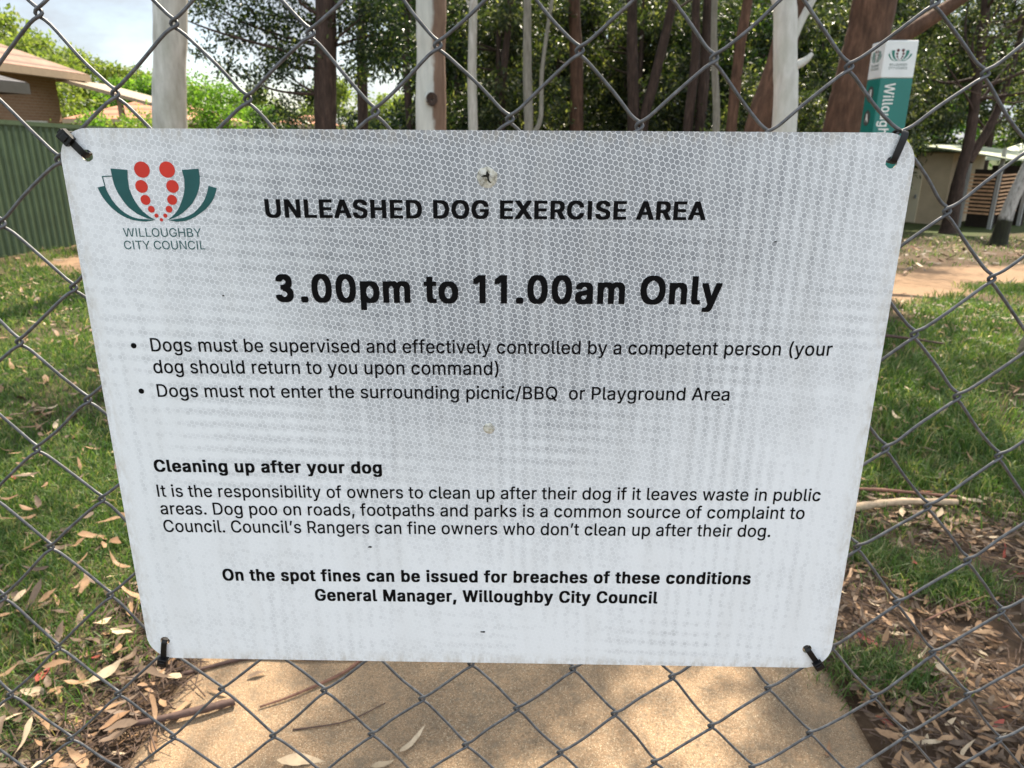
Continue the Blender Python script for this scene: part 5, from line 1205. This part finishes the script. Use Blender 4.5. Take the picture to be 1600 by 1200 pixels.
tuft_m = leaf_mat('tuft_blade', [(0.0, (0.035, 0.075, 0.016)), (0.5, (0.07, 0.125, 0.03)), (0.85, (0.14, 0.18, 0.06)), (1.0, (0.36, 0.31, 0.17))], 0.4, 0.5, 1.5)
for (x, y, r, n, h, lb) in [(1.48, 1.68, 0.13, 1500, 0.075, 'sunlit pale green grass tuft in the leaf litter right of the sign'), (1.06, 1.22, 0.11, 1100, 0.06, 'dark green grass tuft in litter against the edge of the path slab'),
                            (1.32, 1.85, 0.085, 900, 0.06, 'thin grass tuft between the sign edge and the sunlit tuft')]:
    d = rng.normal(size=(n, 2)) * r * 0.5; d[:, 0] *= 1.5
    v, q, t = blades(x + d[:, 0], y + d[:, 1], np.full(n, h), 0.0036, rng, 0.9)
    v = v - np.array([x, y, 0])
    o = obj('grass_tuft', mesh_np('grass_tuft', v, [q, t], [tuft_m])); o.location = (x, y, 0); tag(o, lb, 'grass tuft')

# ------------------------------------------------------------------ fallen leaves
def leafm(name, lo, hi, tr=0.15):
    a = NT(name); c = a.coord(); oi = a.n('ObjectInfo'); n = a.noise(c, 60, 6, 0.7)
    col = a.mix(oi.outputs['Random'], lo, hi); g = a.n('NewGeometry'); col = a.mix(a.math('MULTIPLY', g.outputs['Random Per Island'], 0.6), col, tuple(x * .7 for x in lo))
    col = a.mix(a.ramp(n, [(0.5, 0.0), (0.72, 0.6)]), col, tuple(x * .45 for x in lo))
    a.l(col, a.b.inputs['Base Color']); a.b.inputs['Roughness'].default_value = 0.6; a.b.inputs['Specular IOR Level'].default_value = 0.3
    return a.m
LM = {'tan': leafm('tan_dry_leaf', (0.22, 0.122, 0.062), (0.39, 0.25, 0.14)), 'grey-brown': leafm('grey_brown_dry_leaf', (0.095, 0.062, 0.040), (0.21, 0.142, 0.092)),
      'pale cream': leafm('cream_dry_leaf', (0.44, 0.33, 0.21), (0.58, 0.46, 0.32)), 'rust red': leafm('red_dry_leaf', (0.22, 0.04, 0.028), (0.34, 0.085, 0.055))}
def leaf_geo(seed, L=0.11, Wd=0.021, seg=9):
    r = random.Random(seed); bend = r.uniform(-.6, .6); curl = r.uniform(-0.35, 1.1); fold = r.uniform(-0.3, 0.6); tw = r.uniform(-.9, .9); wv = r.uniform(0, 6)
    v, f = [], []
    for i in range(seg + 1):
        t = i / seg
        w = Wd * (math.sin(math.pi * t ** 0.72) ** 0.85 if 0 < t < 1 else 0.03) * (1 + .12 * math.sin(t * 9 + wv))
        x = L * (t - .5); yb = bend * L * 0.35 * (t - .5) ** 2 * 4 * .5; zc = curl * L * 0.35 * (t - .5) ** 2 * 2 + 0.003 * math.sin(t * 7 + wv)
        a = tw * (t - .5)
        for s in (-1, 0, 1):
            yy = s * w * .5 * (1 if s == 0 else 1 + 0.30 * (r.random() - .6)); zz = abs(s) * fold * w * .4
            v.append((x, yb + yy * math.cos(a) - zz * math.sin(a), zc + yy * math.sin(a) + zz * math.cos(a)))
    mz = sorted(q[2] for q in v)[len(v) // 8]
    v = [(a, b, c - mz + .002) for a, b, c in v]
    for i in range(seg):
        o = i * 3
        f += [(o, o + 3, o + 4, o + 1), (o + 1, o + 4, o + 5, o + 2)]
    return v, f
geos = [leaf_geo(s, 0.085 + 0.012 * (s % 5), 0.021 + 0.004 * (s % 4)) for s in range(14)]
lmesh = {}
for cname, m in LM.items():
    for k, (v, f) in enumerate(geos):
        me = bpy.data.meshes.new('fallen_leaf'); me.from_pydata(v, [], f); me.materials.append(m); me.polygons.foreach_set('use_smooth', [True] * len(f)); me.update(); lmesh[cname, k] = me
def leaf_at(x, y, z, cname, k, rz, s, label, group=None, tilt=0.25):
    o = bpy.data.objects.new('fallen_leaf', lmesh[cname, k]); COL.objects.link(o)
    o.location = (x, y, z); o.rotation_euler = (random.uniform(-tilt, tilt), random.uniform(-tilt, tilt), rz); o.scale = (s, s, s)
    return tag(o, label, 'leaf', group)
# the ones that stand out
for a in [(-0.50, 0.87, 0.012, 'pale cream', 3, 0.2, 0.95, 'large pale cream leaf lying flat on the slab at the bottom edge'),
          (-0.24, 0.93, 0.012, 'pale cream', 8, 1.0, 0.8, 'pale cream leaf pointing away up the slab, beside a thin twig'),
          (-0.30, 0.86, 0.012, 'pale cream', 5, 0.5, 0.7, 'small pale cream leaf at the bottom edge right of the large one'),
          (1.40, 1.73, 0.055, 'rust red', 2, 1.2, 0.6, 'bright red leaf caught on the sunlit grass tuft'),
          (1.60, 1.32, 0.012, 'rust red', 4, 2.2, 0.8, 'long red leaf in the litter near the right edge'),
          (1.08, 1.36, 0.012, 'rust red', 6, 2.4, 0.75, 'dark red leaf just right of the lower corner of the sign'),
          (0.985, 1.02, 0.010, 'rust red', 7, 2.2, 0.6, 'orange red leaf against the edge of the slab'),
          (-0.88, 0.91, 0.012, 'tan', 1, 1.9, 0.8, 'tan leaf standing on edge at the left side of the slab'),
          (-0.86, 1.03, 0.02, 'tan', 9, 1.3, 0.85, 'curled tan leaf by the bark strip at the left side of the slab')]:
    leaf_at(*a[:7], a[7])
for a in [(-0.80, 1.10, 'tan', 4, 2.7, .55, 'small tan leaf at the slab edge under the lower left tie'), (-0.71, 1.17, 'grey-brown', 7, .4, .5, 'small grey-brown leaf on the slab beside the long dark twig'),
          (0.80, 0.93, 'tan', 2, 1.1, .45, 'lone small tan leaf on the bare right part of the slab')]:
    leaf_at(a[0], a[1], 0.011, *a[2:7])
def colour_pick(u):
    return 'tan' if u < .52 else 'grey-brown' if u < .88 else 'pale cream' if u < .985 else 'rust red'
def leaf_spots(n, x0, x1, y0, y1, seed, cond):
    r = random.Random(seed); out = []
    while len(out) < n:
        x, y = r.uniform(x0, x1), r.uniform(y0, y1)
        if cond(x, y, r): out.append((x, y, r))
    return out
view_r = lambda x, y: x < 0.03 + (y + 0.62) * 0.80
ind = 0
for x, y, r in leaf_spots(190, 0.96, 2.4, 0.78, 2.3, 5, lambda x, y, r: view_r(x, y) and r.random() < float(litter(x, y)) and y < 0.9 + 1.6 * r.random()):
    c = colour_pick(r.random())
    leaf_at(x, y, 0.008 + 0.028 * r.random(), c, r.randrange(14), r.uniform(0, 6.28), r.uniform(.48, .8), '%s dry gum leaf lying in the leaf litter right of the slab' % c, '%s leaves in the litter right of the slab' % c, 0.4)
for x, y, r in leaf_spots(90, -2.6, -0.9, 0.78, 3.0, 6, lambda x, y, r: x > 0.03 - (y + 0.62) * 0.82 and r.random() < 1.25 - 0.35 * y):
    c = colour_pick(min(.95, r.random() * 1.06))
    leaf_at(x, y, 0.018 + 0.03 * r.random(), c, r.randrange(14), r.uniform(0, 6.28), r.uniform(.65, 1.0), '%s dry gum leaf lying on the grass left of the slab' % c, '%s leaves on the grass left of the slab' % c, 0.4)

# the rest of the litter, beyond counting
def litter_mesh(n, x0, x1, y0, y1, seed, scale=1.0, zlift=0.02, cond=None):
    r = np.random.default_rng(seed)
    X = x0 + (x1 - x0) * r.random(n); Y = y0 + (y1 - y0) * r.random(n)
    k = r.random(n) < np.clip(litter(X, Y), 0, 1)
    k &= ~((np.abs(X) < 0.95) & (Y < 3.65))
    X, Y = X[k], Y[k]; n = len(X)
    V, F, mi, off = [], [], [], 0
    gi = r.integers(0, len(geos_np), n); rz = r.random(n) * 6.283; sc = scale * (0.6 + 0.6 * r.random(n)); Z = gz(X, Y) + 0.004 + zlift * r.random(n); col = r.random(n)
    tx, ty = r.normal(size=n) * .22, r.normal(size=n) * .22
    for i in range(n):
        v, f = geos_np[gi[i]]
        c, s = math.cos(rz[i]), math.sin(rz[i])
        w = v * sc[i]; q = np.stack([w[:, 0] * c - w[:, 1] * s, w[:, 0] * s + w[:, 1] * c, w[:, 2]], 1); q[:, 2] += q[:, 0] * tx[i] + q[:, 1] * ty[i]
        V.append(q + [X[i], Y[i], Z[i]]); F.append(f + off); off += len(v)
        mi += [0 if col[i] < .42 else 1 if col[i] < .93 else 2 if col[i] < .992 else 3] * len(f)
    return V, F, mi
geos_np = [(np.array(v), np.array(f)) for v, f in [leaf_geo(s + 50, 0.08 + 0.012 * (s % 5), 0.020 + 0.004 * (s % 4), 5) for s in range(12)]]
LV, LF, LI = [], [], []
off = 0
for args in [(7500, 0.9, 2.8, 0.3, 2.6, 1, 0.58, 0.014), (1700, -3.0, -0.85, 0.3, 3.2, 2, 0.8, 0.04), (5200, -5.5, -0.8, 3.0, 8.0, 3, 0.9, 0.035), (5200, 0.9, 5.5, 2.4, 7.5, 4, 0.85, 0.035), (2200, 3, 16, 8, 22, 6, 2.0, 0.02), (330, -1.4, -0.94, 0.4, 2.2, 9, 0.6, 0.02), (500, -8.5, -5.6, 5, 14, 8, 1.5, 0.02)]:
    v, f, mi = litter_mesh(*args)
    for a, q in zip(v, f): LV.append(a); LF.append(q + off)
    off += sum(len(a) for a in v); LI += mi
LF = np.concatenate(LF)
# indices above were per block; rebuild them cleanly
cnt = [len(a) for a in LV]; starts = np.concatenate([[0], np.cumsum(cnt)[:-1]])
fl_ = []
gl = {len(v): f for v, f in geos_np}
for a, s in zip(LV, starts): fl_.append(gl[len(a)] + s)
tag(obj('leaf_litter', mesh_np('leaf_litter', np.concatenate(LV), [np.concatenate(fl_)], list(LM.values()), smooth=True, mat_index=LI)), 'carpet of small dry brown leaves over the soil', 'leaf litter', kind='stuff')

# crumbs of bark and twig between the leaves
r = np.random.default_rng(17); V, F, off = [], [], 0
for _ in range(4200):
    if r.random() < .62: x, y = 0.95 + 1.5 * r.random() ** 1.3, 0.5 + 1.9 * r.random()
    else: x, y = -0.88 - 0.42 * r.random(), 0.6 + 1.4 * r.random()
    a = r.random() * 6.283; ln = 0.02 + 0.07 * r.random(); z = 0.006 + 0.02 * r.random()
    p = np.array([x, y, z]); d = np.array([math.cos(a), math.sin(a), r.normal() * .1]) * ln
    v, f = tube_np(np.array([p, p + d * .5 + [0, 0, .003], p + d]), [0.0009 + .0014 * r.random()] * 3, 4); V.append(v); F.append(f + off); off += len(v)
twig_m = plain('twig_bark', (0.085, 0.052, 0.035), 0.85, 0, 0.4, 60)
tag(obj('twig_litter', mesh_np('twig_litter', np.concatenate(V), [np.concatenate(F)], [twig_m])), 'crumbs of bark and broken twig in the soil', 'twig litter', kind='stuff')

def stick(label, pts, r0, r1, mat, name='stick', group=None):
    P = catmull(pts, 6); n = len(P); q = np.random.default_rng(len(label))
    rad = np.linspace(r0, r1, n) * (1 + .12 * q.normal(size=n).clip(-1, 1))
    v, f = tube_np(P - np.array(pts[0]), rad, 9); 
    caps = [np.arange(9)[::-1][None, :], (len(v) - 9 + np.arange(9))[None, :]]
    o = obj(name, mesh_np(name, v, [f, caps[0], caps[1]], [mat], smooth=True)); o.location = pts[0]
    return tag(o, label, 'stick', group)
pale_w = plain('weathered_wood', (0.34, 0.25, 0.165), 0.85, 0, 0.3, 40, 0.4)
red_w = plain('red_brown_twig_bark', (0.16, 0.075, 0.048), 0.8, 0, 0.3, 50, 0.4)
dark_w = plain('dark_bark_strip', (0.075, 0.042, 0.032), 0.8, 0, 0.35, 50, 0.5)
stick('thick pale weathered stick lying across the grass right of the sign', [(1.18, 2.10, .03), (1.4, 2.17, .04), (1.6, 2.22, .04), (1.83, 2.24, .03)], 0.019, 0.013, pale_w)
stick('thin red-brown stick just behind the thick pale one', [(1.22, 2.32, .04), (1.5, 2.31, .05), (1.85, 2.28, .035)], 0.009, 0.006, red_w)
stick('dark strip of bark at the left edge of the slab', [(-1.03, 0.96, .018), (-0.93, 0.97, .026), (-0.82, 1.01, .026), (-0.73, 1.055, .02)], 0.008, 0.011, dark_w)
stick('reddish twig slanting over the slab just under the sign', [(-0.66, 1.045, .012), (-0.58, 1.09, .014), (-0.47, 1.18, .013), (-0.42, 1.26, .012)], 0.0028, 0.005, red_w)
stick('long thin dark twig from the grass onto the slab below the sign', [(-0.93, 1.16, .012), (-0.75, 1.24, .012), (-0.56, 1.235, .012), (-0.40, 1.25, .012)], 0.006, 0.003, dark_w)
stick('hair-thin twig low on the slab', [(-0.55, 0.97, .009), (-0.42, 1.0, .011), (-0.33, 1.07, .009)], 0.0022, 0.0012, dark_w)
stick('fine twig among the litter below the sunlit tuft', [(1.30, 1.45, .02), (1.45, 1.52, .035), (1.6, 1.6, .02)], 0.003, 0.002, red_w)
stick('dark fallen branch in the grass before the mossy tree foot', [(2.6, 4.85, .0), (2.75, 4.98, .025), (2.95, 4.93, .02), (3.15, 4.8, .015)], 0.016, 0.008, dark_w)
